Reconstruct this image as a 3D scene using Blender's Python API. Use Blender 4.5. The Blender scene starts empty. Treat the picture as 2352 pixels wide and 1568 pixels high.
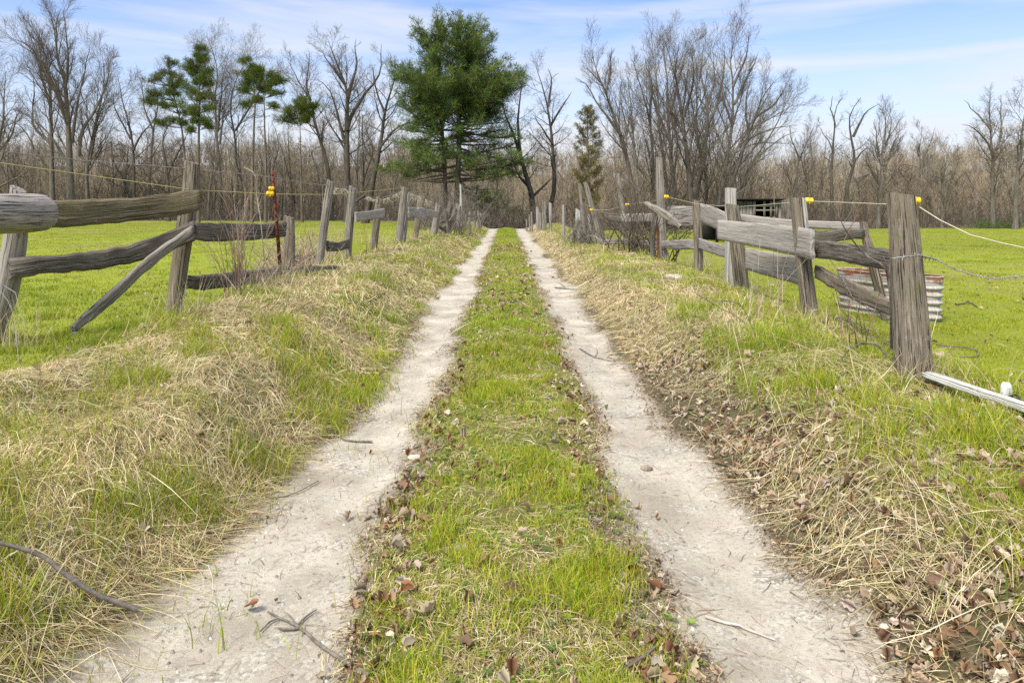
import bpy, math, random
import numpy as np
from mathutils import Vector

# ------------------------------------------------------------------ camera, world, sun
scene = bpy.context.scene
COL = scene.collection
F, CX, HY, EYE = 1568.0, 1176.0, 470.0, 1.5      # focal length, centre column and eye level in photo units (2352 wide)
cam_d = bpy.data.cameras.new("camera")
cam = bpy.data.objects.new("camera", cam_d)
COL.objects.link(cam)
cam.location = (0, 0, EYE)
cam.rotation_euler = (math.radians(90), 0, 0)
cam_d.sensor_width = 36
cam_d.lens = 36 * F / 2352
cam_d.shift_y = -(784 - HY) / 2352
cam_d.clip_start = 0.05
cam_d.clip_end = 2000
scene.camera = cam

SUN_EL, SUN_AZ = 52, 215        # degrees; azimuth measured clockwise from +Y (behind and to the left of the camera)
world = bpy.data.worlds.new("World")
scene.world = world
world.use_nodes = True
wn, wl = world.node_tree.nodes, world.node_tree.links
wn.clear()
w_out = wn.new("ShaderNodeOutputWorld")
w_bg = wn.new("ShaderNodeBackground")
sky = wn.new("ShaderNodeTexSky")
sky.sky_type = 'NISHITA'
sky.sun_disc = False
sky.sun_elevation = math.radians(SUN_EL)
sky.sun_rotation = math.radians(SUN_AZ)
sky.air_density = 1.0
sky.dust_density = 0.6
sky.ozone_density = 2.2
w_tc = wn.new("ShaderNodeTexCoord")
w_map = wn.new("ShaderNodeMapping")
w_map.inputs['Scale'].default_value = (1.1, 1.1, 9.0)
w_map.inputs['Rotation'].default_value = (0.05, 0.09, 0.4)
w_n1 = wn.new("ShaderNodeTexNoise")
w_n1.inputs['Scale'].default_value = 1.7
w_n1.inputs['Detail'].default_value = 7
w_n1.inputs['Roughness'].default_value = 0.55
w_n1.inputs['Distortion'].default_value = 0.5
w_r = wn.new("ShaderNodeMapRange")
w_r.inputs['From Min'].default_value = 0.45
w_r.inputs['From Max'].default_value = 0.68
w_sep = wn.new("ShaderNodeSeparateXYZ")
w_low = wn.new("ShaderNodeMapRange")      # thicker cloud bank towards the horizon
w_low.inputs['From Min'].default_value = 0.29
w_low.inputs['From Max'].default_value = 0.02
w_low.inputs['To Min'].default_value = 0.0
w_low.inputs['To Max'].default_value = 0.95
w_add = wn.new("ShaderNodeMath"); w_add.operation = 'MULTIPLY_ADD'; w_add.use_clamp = True
w_add.inputs[1].default_value = 0.62
w_mix = wn.new("ShaderNodeMix"); w_mix.data_type = 'RGBA'
w_mix.inputs[7].default_value = (4.5, 4.65, 5.0, 1)
w_tint = wn.new("ShaderNodeMix"); w_tint.data_type = 'RGBA'; w_tint.blend_type = 'MULTIPLY'; w_tint.inputs[0].default_value = 1
w_tint.inputs[7].default_value = (0.82, 0.925, 1.13, 1)
wl.new(w_tc.outputs['Generated'], w_map.inputs['Vector'])
wl.new(w_map.outputs['Vector'], w_n1.inputs['Vector'])
wl.new(w_n1.outputs['Fac'], w_r.inputs['Value'])
wl.new(w_tc.outputs['Generated'], w_sep.inputs[0])
wl.new(w_sep.outputs['Z'], w_low.inputs['Value'])
wl.new(w_r.outputs[0], w_add.inputs[0])
wl.new(w_low.outputs[0], w_add.inputs[2])
w_hi = wn.new("ShaderNodeMapRange")       # bright cloud added overhead, out of view, for softer light
w_hi.inputs['From Min'].default_value = 0.38
w_hi.inputs['From Max'].default_value = 0.75
w_hi.inputs['To Max'].default_value = 0.85
wl.new(w_sep.outputs['Z'], w_hi.inputs['Value'])
w_fill = wn.new("ShaderNodeMix"); w_fill.data_type = 'RGBA'
w_fill.inputs[7].default_value = (7.0, 7.1, 7.4, 1)
wl.new(w_hi.outputs[0], w_fill.inputs[0])
wl.new(w_mix.outputs[2], w_fill.inputs[6])
wl.new(w_add.outputs[0], w_mix.inputs[0])
wl.new(sky.outputs[0], w_tint.inputs[6])
wl.new(w_tint.outputs[2], w_mix.inputs[6])
wl.new(w_fill.outputs[2], w_bg.inputs['Color'])
w_bg.inputs['Strength'].default_value = 0.066
wl.new(w_bg.outputs[0], w_out.inputs['Surface'])

sun_d = bpy.data.lights.new("sun", 'SUN')
sun = bpy.data.objects.new("sun", sun_d)
COL.objects.link(sun)
sun_d.energy = 2.0
sun_d.angle = math.radians(18)
sun_d.color = (1.0, 0.955, 0.89)
_az, _el = math.radians(SUN_AZ), math.radians(SUN_EL)
_sdir = Vector((math.sin(_az) * math.cos(_el), math.cos(_az) * math.cos(_el), math.sin(_el)))
sun.rotation_euler = _sdir.to_track_quat('Z', 'Y').to_euler()

scene.view_settings.view_transform = 'Standard'
scene.view_settings.look = 'None'
scene.view_settings.gamma = 1
scene.view_settings.exposure = 1.55
scene.render.engine = 'CYCLES'
scene.cycles.max_bounces = 5
scene.cycles.diffuse_bounces = 3
scene.cycles.transparent_max_bounces = 4
scene.cycles.use_denoising = False
scene.cycles.sample_clamp_indirect = 3.0
scene.cycles.sample_clamp_direct = 6.0

rng = np.random.default_rng(7)
random.seed(11)

# ------------------------------------------------------------------ noise and ground shape
def vn(x, y, s=0.0):
    xi, yi = np.floor(x), np.floor(y)
    fx, fy = x - xi, y - yi
    fx = fx * fx * (3 - 2 * fx); fy = fy * fy * (3 - 2 * fy)
    def h(a, b):
        v = np.sin(a * 127.1 + b * 311.7 + s * 74.7) * 43758.5453
        return v - np.floor(v)
    return (h(xi, yi) * (1 - fx) + h(xi + 1, yi) * fx) * (1 - fy) + (h(xi, yi + 1) * (1 - fx) + h(xi + 1, yi + 1) * fx) * fy
def fbm(x, y, s=0.0, o=3):
    t, a, n = 0.0, 0.5, 0.0
    for k in range(o):
        t = t + a * vn(x * 2 ** k + 3.1 * k, y * 2 ** k + 7.7 * k, s + k); n += a; a *= 0.5
    return t / n
def ss(a, b, x):
    t = np.clip((x - a) / (b - a), 0, 1)
    return t * t * (3 - 2 * t)
def lane(y):
    return -0.0083 * y + 0.02
def track_mask(x, y):
    u = x - lane(y)
    e = fbm(x * 3.1, y * 1.7, 3, 4) - 0.5
    e2 = fbm(x * 0.9, y * 0.55, 9, 2) - 0.5
    a0 = 0.87 + 0.22 * e2
    half = 0.265 + 0.42 * e + 0.26 * e2
    half = half + np.where(u < 0, 0.16, 0.05) * ss(3.6, 2.2, y)
    a0 = a0 + np.where(u < 0, 0.12, 0.06) * ss(3.8, 2.2, y)
    return ss(half + 0.20, half - 0.15, np.abs(np.abs(u) - a0)) * ss(47, 43, y)
def ground_z(x, y):
    x = np.asarray(x, float); y = np.asarray(y, float)
    u = x - lane(y)
    w = (fbm(y * 0.35, x * 0 + 1.3, 21, 2) - 0.5) * 0.5
    z = 0.045 * np.exp(-(u / 0.42) ** 2) - 0.02 * np.exp(-((np.abs(u) - 0.87) / 0.25) ** 2)
    near = ss(60, 30, y)
    lb = ss(-1.25 + w * 0.3, -2.05 + w * .8, u) * 0.37
    lf = ss(-3.15 + w * 0.6, -3.8 + w * 0.4, u)
    left_field = 0.10 - np.clip(y - 8, 0, 80) * 0.0055
    zl = lb * (1 - lf) + left_field * lf
    rb = ss(1.22 + w * 0.3, 1.95 + w * .8, u) * 0.27
    rf = ss(3.0, 4.6, u)
    right_field = 0.10 - np.clip(y - 8, 0, 60) * 0.0172 + np.clip(x - 12, 0, 60) * 0.006 * ss(20, 60, y)
    zr = rb * (1 - rf) + right_field * rf
    z = z + np.where(u < 0, zl, zr)
    # the lane dips behind its crest
    z = z - ss(41, 75, y) * 2.2 * ss(9, 4, np.abs(u))
    # verge lumps
    tm = ss(0.25, 0.45, np.abs(np.abs(u) - 0.87))
    lump = (fbm(x * 2.3, y * 2.3, 5, 3) - 0.5) * (0.09 + 0.07 * ss(1.4, 2.0, np.abs(u))) + (fbm(x * 9, y * 9, 15, 2) - 0.5) * 0.03
    z = z + lump * tm * ss(5.2, 3.2, np.abs(u)) + 0.05 * np.exp(-((u + 2.9 - w) / 0.45) ** 2) + (fbm(x * 0.3, y * 0.3, 8, 2) - 0.5) * 0.10 * ss(3.5, 6, np.abs(u))
    z = z + (fbm(x * 5, y * 5, 25, 2) - 0.5) * 0.012 * (1 - tm)
    # wooded rise behind the fields
    ridge = 14.5 + 1.0 * np.exp(-((x + 95) / 70) ** 2) + 0.6 * np.exp(-((x - 165) / 45) ** 2) - 5.0 * np.exp(-((x - 70) / 65) ** 2)
    z = z + ss(92, 235, y) * ridge + ss(80, 100, y) * (-0.4)
    return z
def P(px, py, Y):
    return Vector(((px - CX) / F * Y, Y, EYE - (py - HY) / F * Y))
def hit(px, py, dz=0.0):
    ys = np.geomspace(1.2, 200, 3000)
    g = ground_z((px - CX) / F * ys, ys) + dz
    r = EYE - (py - HY) / F * ys
    k = np.argmax(r <= g)
    return float(ys[k]) if (r <= g).any() else 60.0
def gz(x, y):
    return float(ground_z(np.array([x]), np.array([y]))[0])

# ------------------------------------------------------------------ mesh helpers
def mk(name, V, Fq, mat, parent=None, col=None, gco=None, smooth=False, tris=False):
    V = np.asarray(V, np.float32); Fq = np.asarray(Fq, np.int32)
    me = bpy.data.meshes.new(name)
    me.vertices.add(len(V)); me.vertices.foreach_set("co", V.ravel())
    k = Fq.shape[1]
    me.loops.add(Fq.size); me.loops.foreach_set("vertex_index", Fq.ravel())
    me.polygons.add(len(Fq)); me.polygons.foreach_set("loop_start", np.arange(0, Fq.size, k, dtype=np.int32))
    me.update(calc_edges=True)
    if col is not None:
        a = me.attributes.new("col", 'FLOAT_COLOR', 'POINT')
        c = np.ones((len(V), 4), np.float32); c[:, :3] = col
        a.data.foreach_set("color", c.ravel())
    if gco is not None:
        a = me.attributes.new("gco", 'FLOAT_VECTOR', 'POINT')
        a.data.foreach_set("vector", np.asarray(gco, np.float32).ravel())
    if smooth:
        me.polygons.foreach_set("use_smooth", np.ones(len(Fq), bool))
    me.materials.append(mat)
    o = bpy.data.objects.new(name, me)
    COL.objects.link(o)
    if parent is not None:
        o.parent = parent
        o.matrix_parent_inverse.identity()
        o.location = (0, 0, 0)
        lo = parent_world(parent)
        me.transform(__import__('mathutils').Matrix.Translation(-lo))
    return o
def parent_world(p):
    v = Vector(p.location)
    while p.parent is not None:
        p = p.parent
        v = v + Vector(p.location)
    return v
def tag(o, label=None, cat=None, group=None, kind=None):
    if label: o['label'] = label
    if cat: o['category'] = cat
    if group: o['group'] = group
    if kind: o['kind'] = kind
    return o
def thing(name, label, cat, loc=(0, 0, 0), group=None):
    o = bpy.data.objects.new(name, None)
    COL.objects.link(o)
    o.location = loc
    o.empty_display_size = 0.2
    return tag(o, label, cat, group)
class Mix:
    """collects quads of several shapes into one mesh"""
    def __init__(s): s.V = []; s.F = []; s.G = []; s.C = []; s.n = 0
    def add(s, V, Fq, G=None, C=None):
        V = np.asarray(V, float); s.V.append(V); s.F.append(np.asarray(Fq) + s.n); s.n += len(V)
        s.G.append(np.zeros((len(V), 3)) if G is None else G)
        s.C.append(np.ones((len(V), 3)) if C is None else np.broadcast_to(np.asarray(C, float), (len(V), 3)))
        return s
    def build(s, name, mat, parent=None, smooth=True):
        return mk(name, np.concatenate(s.V), np.concatenate(s.F), mat, parent, col=np.concatenate(s.C), gco=np.concatenate(s.G), smooth=smooth)

def tubes(polys, sides=4):
    """polys: list of (pts (n,3), radii (n,)) -> V, F, G ; all tubes in one array"""
    pts = np.concatenate([np.asarray(p, float) for p, r in polys])
    rad = np.concatenate([np.asarray(r, float) for p, r in polys])
    ln = np.array([len(p) for p, r in polys])
    pid = np.repeat(np.arange(len(polys)), ln)
    n = len(pts)
    nx = np.minimum(np.arange(n) + 1, n - 1); pv = np.maximum(np.arange(n) - 1, 0)
    nx = np.where(pid[nx] == pid, nx, np.arange(n)); pv = np.where(pid[pv] == pid, pv, np.arange(n))
    t = pts[nx] - pts[pv]
    t /= np.linalg.norm(t, axis=1, keepdims=True) + 1e-9
    ref = np.where(np.abs(t[:, 2:3]) > 0.75, np.array([[1.0, 0.15, 0]]), np.array([[0, 0, 1.0]]))
    # one reference per tube keeps rings from twisting
    first = np.concatenate([[0], np.cumsum(ln)[:-1]])
    ref = ref[first][pid]
    a = np.cross(t, ref); a /= np.linalg.norm(a, axis=1, keepdims=True) + 1e-9
    b = np.cross(t, a)
    ang = np.arange(sides) * 2 * math.pi / sides
    V = pts[:, None, :] + rad[:, None, None] * (a[:, None, :] * np.cos(ang)[None, :, None] + b[:, None, :] * np.sin(ang)[None, :, None])
    seg = np.where(np.arange(n - 1) >= 0, pid[:-1] == pid[1:], False)
    i = np.nonzero(seg)[0]
    k = np.arange(sides); k2 = (k + 1) % sides
    Fq = np.stack([i[:, None] * sides + k, i[:, None] * sides + k2, (i[:, None] + 1) * sides + k2, (i[:, None] + 1) * sides + k], -1).reshape(-1, 4)
    dl = np.linalg.norm(pts - pts[pv], axis=1); al = np.cumsum(dl)
    G = np.stack([np.broadcast_to(al[:, None], (n, sides)), rad[:, None] * np.cos(ang)[None], rad[:, None] * np.sin(ang)[None]], -1).reshape(-1, 3)
    return V.reshape(-1, 3), Fq, G

# ------------------------------------------------------------------ materials
def new_mat(name):
    m = bpy.data.materials.new(name); m.use_nodes = True
    nt = m.node_tree
    b = nt.nodes.get("Principled BSDF")
    b.inputs['Specular IOR Level'].default_value = 0.25
    return m, nt, b
def ramp(nt, stops):
    r = nt.nodes.new("ShaderNodeValToRGB")
    e = r.color_ramp.elements
    e[0].position, e[0].color = stops[0][0], (*stops[0][1], 1)
    e[1].position, e[1].color = stops[-1][0], (*stops[-1][1], 1)
    for p, c in stops[1:-1]:
        x = e.new(p); x.color = (*c, 1)
    return r
def noise(nt, vec, scale, detail=4, rough=0.6, dist=0.0):
    n = nt.nodes.new("ShaderNodeTexNoise")
    n.inputs['Scale'].default_value = scale; n.inputs['Detail'].default_value = detail
    n.inputs['Roughness'].default_value = rough; n.inputs['Distortion'].default_value = dist
    if vec is not None: nt.links.new(vec, n.inputs['Vector'])
    return n
def mapping(nt, vec, scale):
    m = nt.nodes.new("ShaderNodeMapping"); m.inputs['Scale'].default_value = scale
    nt.links.new(vec, m.inputs['Vector']); return m.outputs['Vector']
def attr(nt, name):
    a = nt.nodes.new("ShaderNodeAttribute"); a.attribute_name = name; return a
def mixc(nt, fac, a, b, mode='MIX'):
    m = nt.nodes.new("ShaderNodeMix"); m.data_type = 'RGBA'; m.blend_type = mode
    for s, v in ((m.inputs[0], fac), (m.inputs[6], a), (m.inputs[7], b)):
        if isinstance(v, bpy.types.NodeSocket): nt.links.new(v, s)
        elif isinstance(v, (int, float)): s.default_value = v
        else: s.default_value = (*v, 1)
    return m.outputs[2]
def math_(nt, op, a, b=None, c=None, clamp=False):
    m = nt.nodes.new("ShaderNodeMath"); m.operation = op; m.use_clamp = clamp
    for s, v in zip(m.inputs, (a, b, c)):
        if v is None: continue
        if isinstance(v, bpy.types.NodeSocket): nt.links.new(v, s)
        else: s.default_value = v
    return m.outputs[0]
def mrange(nt, v, a, b, c=0.0, d=1.0):
    m = nt.nodes.new("ShaderNodeMapRange")
    m.inputs['From Min'].default_value = a; m.inputs['From Max'].default_value = b
    m.inputs['To Min'].default_value = c; m.inputs['To Max'].default_value = d
    nt.links.new(v, m.inputs['Value']); return m.outputs[0]
def bump(nt, b, h, strength, dist):
    n = nt.nodes.new("ShaderNodeBump"); n.inputs['Strength'].default_value = strength; n.inputs['Distance'].default_value = dist
    nt.links.new(h, n.inputs['Height']); nt.links.new(n.outputs[0], b.inputs['Normal'])

def wood_mat(name, dark, mid, light, moss=0.0, mosscol=(0.13, 0.12, 0.035), gs=1.0, bs=1.0):
    m, nt, b = new_mat(name)
    g = attr(nt, "gco").outputs['Vector']
    oi = nt.nodes.new("ShaderNodeObjectInfo")
    off = nt.nodes.new("ShaderNodeVectorMath"); off.operation = 'ADD'
    cm = nt.nodes.new("ShaderNodeCombineXYZ")
    nt.links.new(math_(nt, 'MULTIPLY', oi.outputs['Random'], 37.0), cm.inputs[0])
    nt.links.new(math_(nt, 'MULTIPLY', oi.outputs['Random'], 11.0), cm.inputs[1])
    nt.links.new(g, off.inputs[0]); nt.links.new(cm.outputs[0], off.inputs[1])
    v = off.outputs[0]
    n1 = noise(nt, mapping(nt, v, (2.2, 48 * gs, 48 * gs)), 1.0, 6, 0.68, 1.2)
    n2 = noise(nt, mapping(nt, v, (1.4, 9, 9)), 1.0, 4, 0.6, 0.8)
    n3 = noise(nt, mapping(nt, v, (1.2, 90 * gs, 90 * gs)), 1.0, 3, 0.5, 0.4)
    r1 = ramp(nt, [(0.33, dark), (0.5, mid), (0.68, light)])
    nt.links.new(n1.outputs['Fac'], r1.inputs[0])
    c = mixc(nt, mrange(nt, n2.outputs['Fac'], 0.35, 0.7), r1.outputs[0], mid)
    crack = mrange(nt, n3.outputs['Fac'], 0.43, 0.36)
    c = mixc(nt, math_(nt, 'MULTIPLY', crack, 0.85), c, (0.022, 0.018, 0.014))
    if moss > 0:
        n4 = noise(nt, mapping(nt, v, (5, 9, 9)), 1.0, 5, 0.7, 0.5)
        c = mixc(nt, math_(nt, 'MULTIPLY', mrange(nt, n4.outputs['Fac'], 0.62 - moss * 0.3, 0.8 - moss * 0.3), 0.75), c, mosscol)
    n5 = noise(nt, mapping(nt, v, (16, 22, 22)), 1.0, 3, 0.6)
    c = mixc(nt, math_(nt, 'MULTIPLY', mrange(nt, n5.outputs['Fac'], 0.64, 0.70), 0.5), c, (0.34, 0.35, 0.30))   # lichen specks
    nt.links.new(c, b.inputs['Base Color'])
    b.inputs['Roughness'].default_value = 0.88
    h = math_(nt, 'ADD', math_(nt, 'MULTIPLY', n1.outputs['Fac'], 0.6), math_(nt, 'MULTIPLY', crack, -0.7))
    bump(nt, b, h, bs, 0.02)
    return m
W_GREY = wood_mat("weathered_grey_wood", (0.085, 0.072, 0.055), (0.24, 0.21, 0.17), (0.44, 0.40, 0.34))
W_DARK = wood_mat("old_dark_wood", (0.03, 0.025, 0.02), (0.135, 0.115, 0.09), (0.34, 0.305, 0.255), gs=0.8)
W_BROWN = wood_mat("brown_grey_wood", (0.065, 0.05, 0.034), (0.205, 0.168, 0.122), (0.40, 0.345, 0.265), moss=0.2)
W_MOSS = wood_mat("mossy_plank_wood", (0.055, 0.042, 0.022), (0.175, 0.14, 0.082), (0.38, 0.33, 0.23), moss=0.42, gs=1.2)
W_PLANK = wood_mat("silver_plank_wood", (0.13, 0.112, 0.09), (0.33, 0.30, 0.255), (0.50, 0.46, 0.40), gs=1.4, bs=0.35)
W_PALE = wood_mat("pale_new_wood", (0.24, 0.22, 0.18), (0.42, 0.40, 0.35), (0.6, 0.58, 0.52))
W_LOG = wood_mat("pale_log_wood", (0.12, 0.10, 0.085), (0.31, 0.275, 0.24), (0.48, 0.44, 0.39), gs=0.6)
W_WHITE = wood_mat("whitewashed_board", (0.3, 0.28, 0.23), (0.55, 0.54, 0.48), (0.72, 0.71, 0.66))

def col_mat(name, rough=0.8, trans=0.25, var=0.0, spec=0.2):
    """leaf-like material coloured by the 'col' attribute, partly translucent"""
    m, nt, b = new_mat(name)
    a = attr(nt, "col").outputs['Color']
    nt.links.new(a, b.inputs['Base Color'])
    b.inputs['Roughness'].default_value = rough
    b.inputs['Specular IOR Level'].default_value = spec
    if trans > 0:
        t = nt.nodes.new("ShaderNodeBsdfTranslucent")
        nt.links.new(a, t.inputs['Color'])
        mx = nt.nodes.new("ShaderNodeMixShader"); mx.inputs[0].default_value = trans
        out = nt.nodes.get("Material Output")
        nt.links.new(b.outputs[0], mx.inputs[1]); nt.links.new(t.outputs[0], mx.inputs[2])
        nt.links.new(mx.outputs[0], out.inputs['Surface'])
    return m
M_GRASS = col_mat("grass_blades", 0.55, 0.30, spec=0.3)
M_STRAW = col_mat("dry_straw", 0.6, 0.2, spec=0.3)
M_LEAF = col_mat("fallen_leaf", 0.75, 0.15)
M_NEEDLE = col_mat("pine_needles", 0.85, 0.28, spec=0.08)
M_TWIG = col_mat("twig_bark", 0.9, 0.0)

def bark_mat(name, dark, mid, light, sc=1.0):
    m, nt, b = new_mat(name)
    tc = nt.nodes.new("ShaderNodeTexCoord").outputs['Object']
    n1 = noise(nt, mapping(nt, tc, (5 * sc, 5 * sc, 0.9 * sc)), 1.0, 5, 0.7, 0.8)
    n2 = noise(nt, tc, 0.5, 2)
    r = ramp(nt, [(0.35, dark), (0.5, mid), (0.66, light)])
    nt.links.new(n1.outputs['Fac'], r.inputs[0])
    c = mixc(nt, mrange(nt, n2.outputs['Fac'], 0.3, 0.7, 0, 0.5), r.outputs[0], mid)
    nt.links.new(c, b.inputs['Base Color']); b.inputs['Roughness'].default_value = 0.95
    bump(nt, b, n1.outputs['Fac'], 0.8, 0.05)
    return m
B_GREY = bark_mat("grey_bark", (0.07, 0.06, 0.047), (0.14, 0.122, 0.096), (0.24, 0.215, 0.175))
B_DARK = bark_mat("dark_bark", (0.03, 0.025, 0.02), (0.072, 0.06, 0.047), (0.14, 0.12, 0.095))
B_PINE = bark_mat("pine_bark", (0.05, 0.036, 0.026), (0.13, 0.10, 0.075), (0.22, 0.175, 0.13))
B_TWIG = bark_mat("fine_twig_bark", (0.075, 0.058, 0.042), (0.12, 0.095, 0.07), (0.17, 0.14, 0.105), 0.3)
B_TWIG2 = bark_mat("pale_twig_bark", (0.11, 0.095, 0.07), (0.17, 0.15, 0.115), (0.24, 0.21, 0.165), 0.3)

def flat_mat(name, c, rough=0.6, metal=0.0, c2=None, sc=8, spec=0.3):
    m, nt, b = new_mat(name)
    if c2 is None: c2 = tuple(x * 0.6 for x in c)
    tc = nt.nodes.new("ShaderNodeTexCoord").outputs['Object']
    n = noise(nt, tc, sc, 5, 0.65)
    nt.links.new(mixc(nt, mrange(nt, n.outputs['Fac'], 0.4, 0.62), c, c2), b.inputs['Base Color'])
    b.inputs['Roughness'].default_value = rough; b.inputs['Metallic'].default_value = metal
    b.inputs['Specular IOR Level'].default_value = spec
    return m
M_YEL = flat_mat("yellow_plastic", (0.75, 0.52, 0.02), 0.35, c2=(0.66, 0.44, 0.02))
M_ROPE = flat_mat("yellow_rope_strands", (0.55, 0.47, 0.16), 0.7, c2=(0.42, 0.36, 0.15), sc=60)
M_ROPEW = flat_mat("pale_rope_strands", (0.60, 0.55, 0.36), 0.7, c2=(0.45, 0.42, 0.28), sc=60)
M_WIRE = flat_mat("galvanised_wire", (0.34, 0.33, 0.31), 0.5, 0.4, c2=(0.22, 0.19, 0.16), sc=30)
M_RUST = flat_mat("rusty_steel", (0.20, 0.055, 0.025), 0.8, 0.1, c2=(0.09, 0.035, 0.022), sc=20)
M_STICK = flat_mat("stick_bark", (0.20, 0.17, 0.14), 0.9, c2=(0.09, 0.075, 0.06), sc=30)
M_CANE = flat_mat("reddish_cane", (0.21, 0.115, 0.075), 0.7, c2=(0.15, 0.11, 0.08), sc=12)
M_WHITE = flat_mat("white_plastic", (0.72, 0.73, 0.72), 0.4, c2=(0.60, 0.61, 0.58))
M_HOSE = flat_mat("black_rubber", (0.02, 0.02, 0.022), 0.5)
M_DARKIN = flat_mat("shed_dark_boards", (0.018, 0.016, 0.014), 0.9, c2=(0.03, 0.026, 0.022))

def tin_mat(name):
    m, nt, b = new_mat(name)
    g = attr(nt, "gco").outputs['Vector']
    n = noise(nt, mapping(nt, g, (2.5, 2.5, 9)), 1.0, 6, 0.7)
    n2 = noise(nt, mapping(nt, g, (14, 14, 3)), 1.0, 4, 0.6)
    sep = nt.nodes.new("ShaderNodeSeparateXYZ"); nt.links.new(g, sep.inputs[0])
    c = mixc(nt, mrange(nt, n2.outputs['Fac'], 0.35, 0.7), (0.44, 0.42, 0.38), (0.27, 0.25, 0.22))
    n3 = noise(nt, mapping(nt, g, (9, 9, 1.2)), 1.0, 5, 0.65)
    c = mixc(nt, mrange(nt, n3.outputs['Fac'], 0.54, 0.70, 0, 0.7), c, (0.24, 0.15, 0.09))
    top = math_(nt, 'ADD', mrange(nt, sep.outputs['Z'], 0.49, 0.55, 0.0, 0.22), n.outputs['Fac'])
    c = mixc(nt, mrange(nt, top, 0.60, 0.72), c, (0.22, 0.085, 0.045))
    nt.links.new(c, b.inputs['Base Color'])
    b.inputs['Metallic'].default_value = 0.1; b.inputs['Roughness'].default_value = 0.7
    return m
M_TIN = tin_mat("corrugated_tin")

def ground_mat():
    m, nt, b = new_mat("ground_cover")
    pos = nt.nodes.new("ShaderNodeNewGeometry").outputs['Position']
    sand = attr(nt, "sand").outputs['Fac']
    veg = attr(nt, "col").outputs['Color']
    # packed sandy gravel
    nb = noise(nt, pos, 2.2, 5, 0.6)
    nf = noise(nt, pos, 48, 5, 0.75)
    ng = noise(nt, pos, 160, 3, 0.8)
    r = ramp(nt, [(0.36, (0.30, 0.262, 0.20)), (0.5, (0.405, 0.362, 0.285)), (0.64, (0.50, 0.452, 0.365))])
    nt.links.new(nb.outputs['Fac'], r.inputs[0])
    c = mixc(nt, mrange(nt, nf.outputs['Fac'], 0.50, 0.34, 0, 0.6), r.outputs[0], (0.20, 0.17, 0.13))
    c = mixc(nt, mrange(nt, ng.outputs['Fac'], 0.60, 0.70, 0, 0.6), c, (0.58, 0.56, 0.52))
    c = mixc(nt, mrange(nt, ng.outputs['Fac'], 0.40, 0.30, 0, 0.7), c, (0.14, 0.12, 0.095))
    vm = nt.nodes.new("ShaderNodeTexVoronoi"); vm.inputs['Scale'].default_value = 85
    nt.links.new(pos, vm.inputs['Vector'])
    gsep = nt.nodes.new("ShaderNodeSeparateColor"); nt.links.new(vm.outputs['Color'], gsep.inputs[0])
    gr = ramp(nt, [(0.0, (0.18, 0.158, 0.125)), (0.45, (0.33, 0.295, 0.24)), (1.0, (0.56, 0.52, 0.455))])
    nt.links.new(gsep.outputs[0], gr.inputs[0])
    gp = noise(nt, pos, 2.9, 5, 0.7, 0.6)
    c = mixc(nt, mrange(nt, gp.outputs['Fac'], 0.49, 0.62, 0, 0.75), c, gr.outputs[0])      # patches of loose gravel
    # vegetation floor
    nv = noise(nt, pos, 38, 5, 0.75)
    nv2 = noise(nt, pos, 4.5, 4, 0.65)
    vc = mixc(nt, mrange(nt, nv.outputs['Fac'], 0.35, 0.68), mixc(nt, 1.0, veg, (0.50, 0.48, 0.45), 'MULTIPLY'), veg)
    vc = mixc(nt, mrange(nt, nv2.outputs['Fac'], 0.58, 0.72, 0, 0.45), vc, (0.26, 0.21, 0.13))
    c = mixc(nt, mrange(nt, sand, 0.99, 0.35, 0, 0.8), c, (0.235, 0.19, 0.135))
    edge = math_(nt, 'ADD', sand, math_(nt, 'MULTIPLY', math_(nt, 'SUBTRACT', nf.outputs['Fac'], 0.5), 0.9))
    edge = math_(nt, 'ADD', edge, math_(nt, 'MULTIPLY', math_(nt, 'SUBTRACT', noise(nt, pos, 9, 4, 0.7).outputs['Fac'], 0.5), 0.9))
    fac = mrange(nt, edge, 0.22, 0.50)
    col = mixc(nt, fac, vc, c)
    nt.links.new(col, b.inputs['Base Color'])
    b.inputs['Roughness'].default_value = 0.95
    h = math_(nt, 'ADD', math_(nt, 'MULTIPLY', nf.outputs['Fac'], 0.6), math_(nt, 'MULTIPLY', ng.outputs['Fac'], 0.35))
    bump(nt, b, h, 0.9, 0.012)
    return m
M_GROUND = ground_mat()

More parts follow.
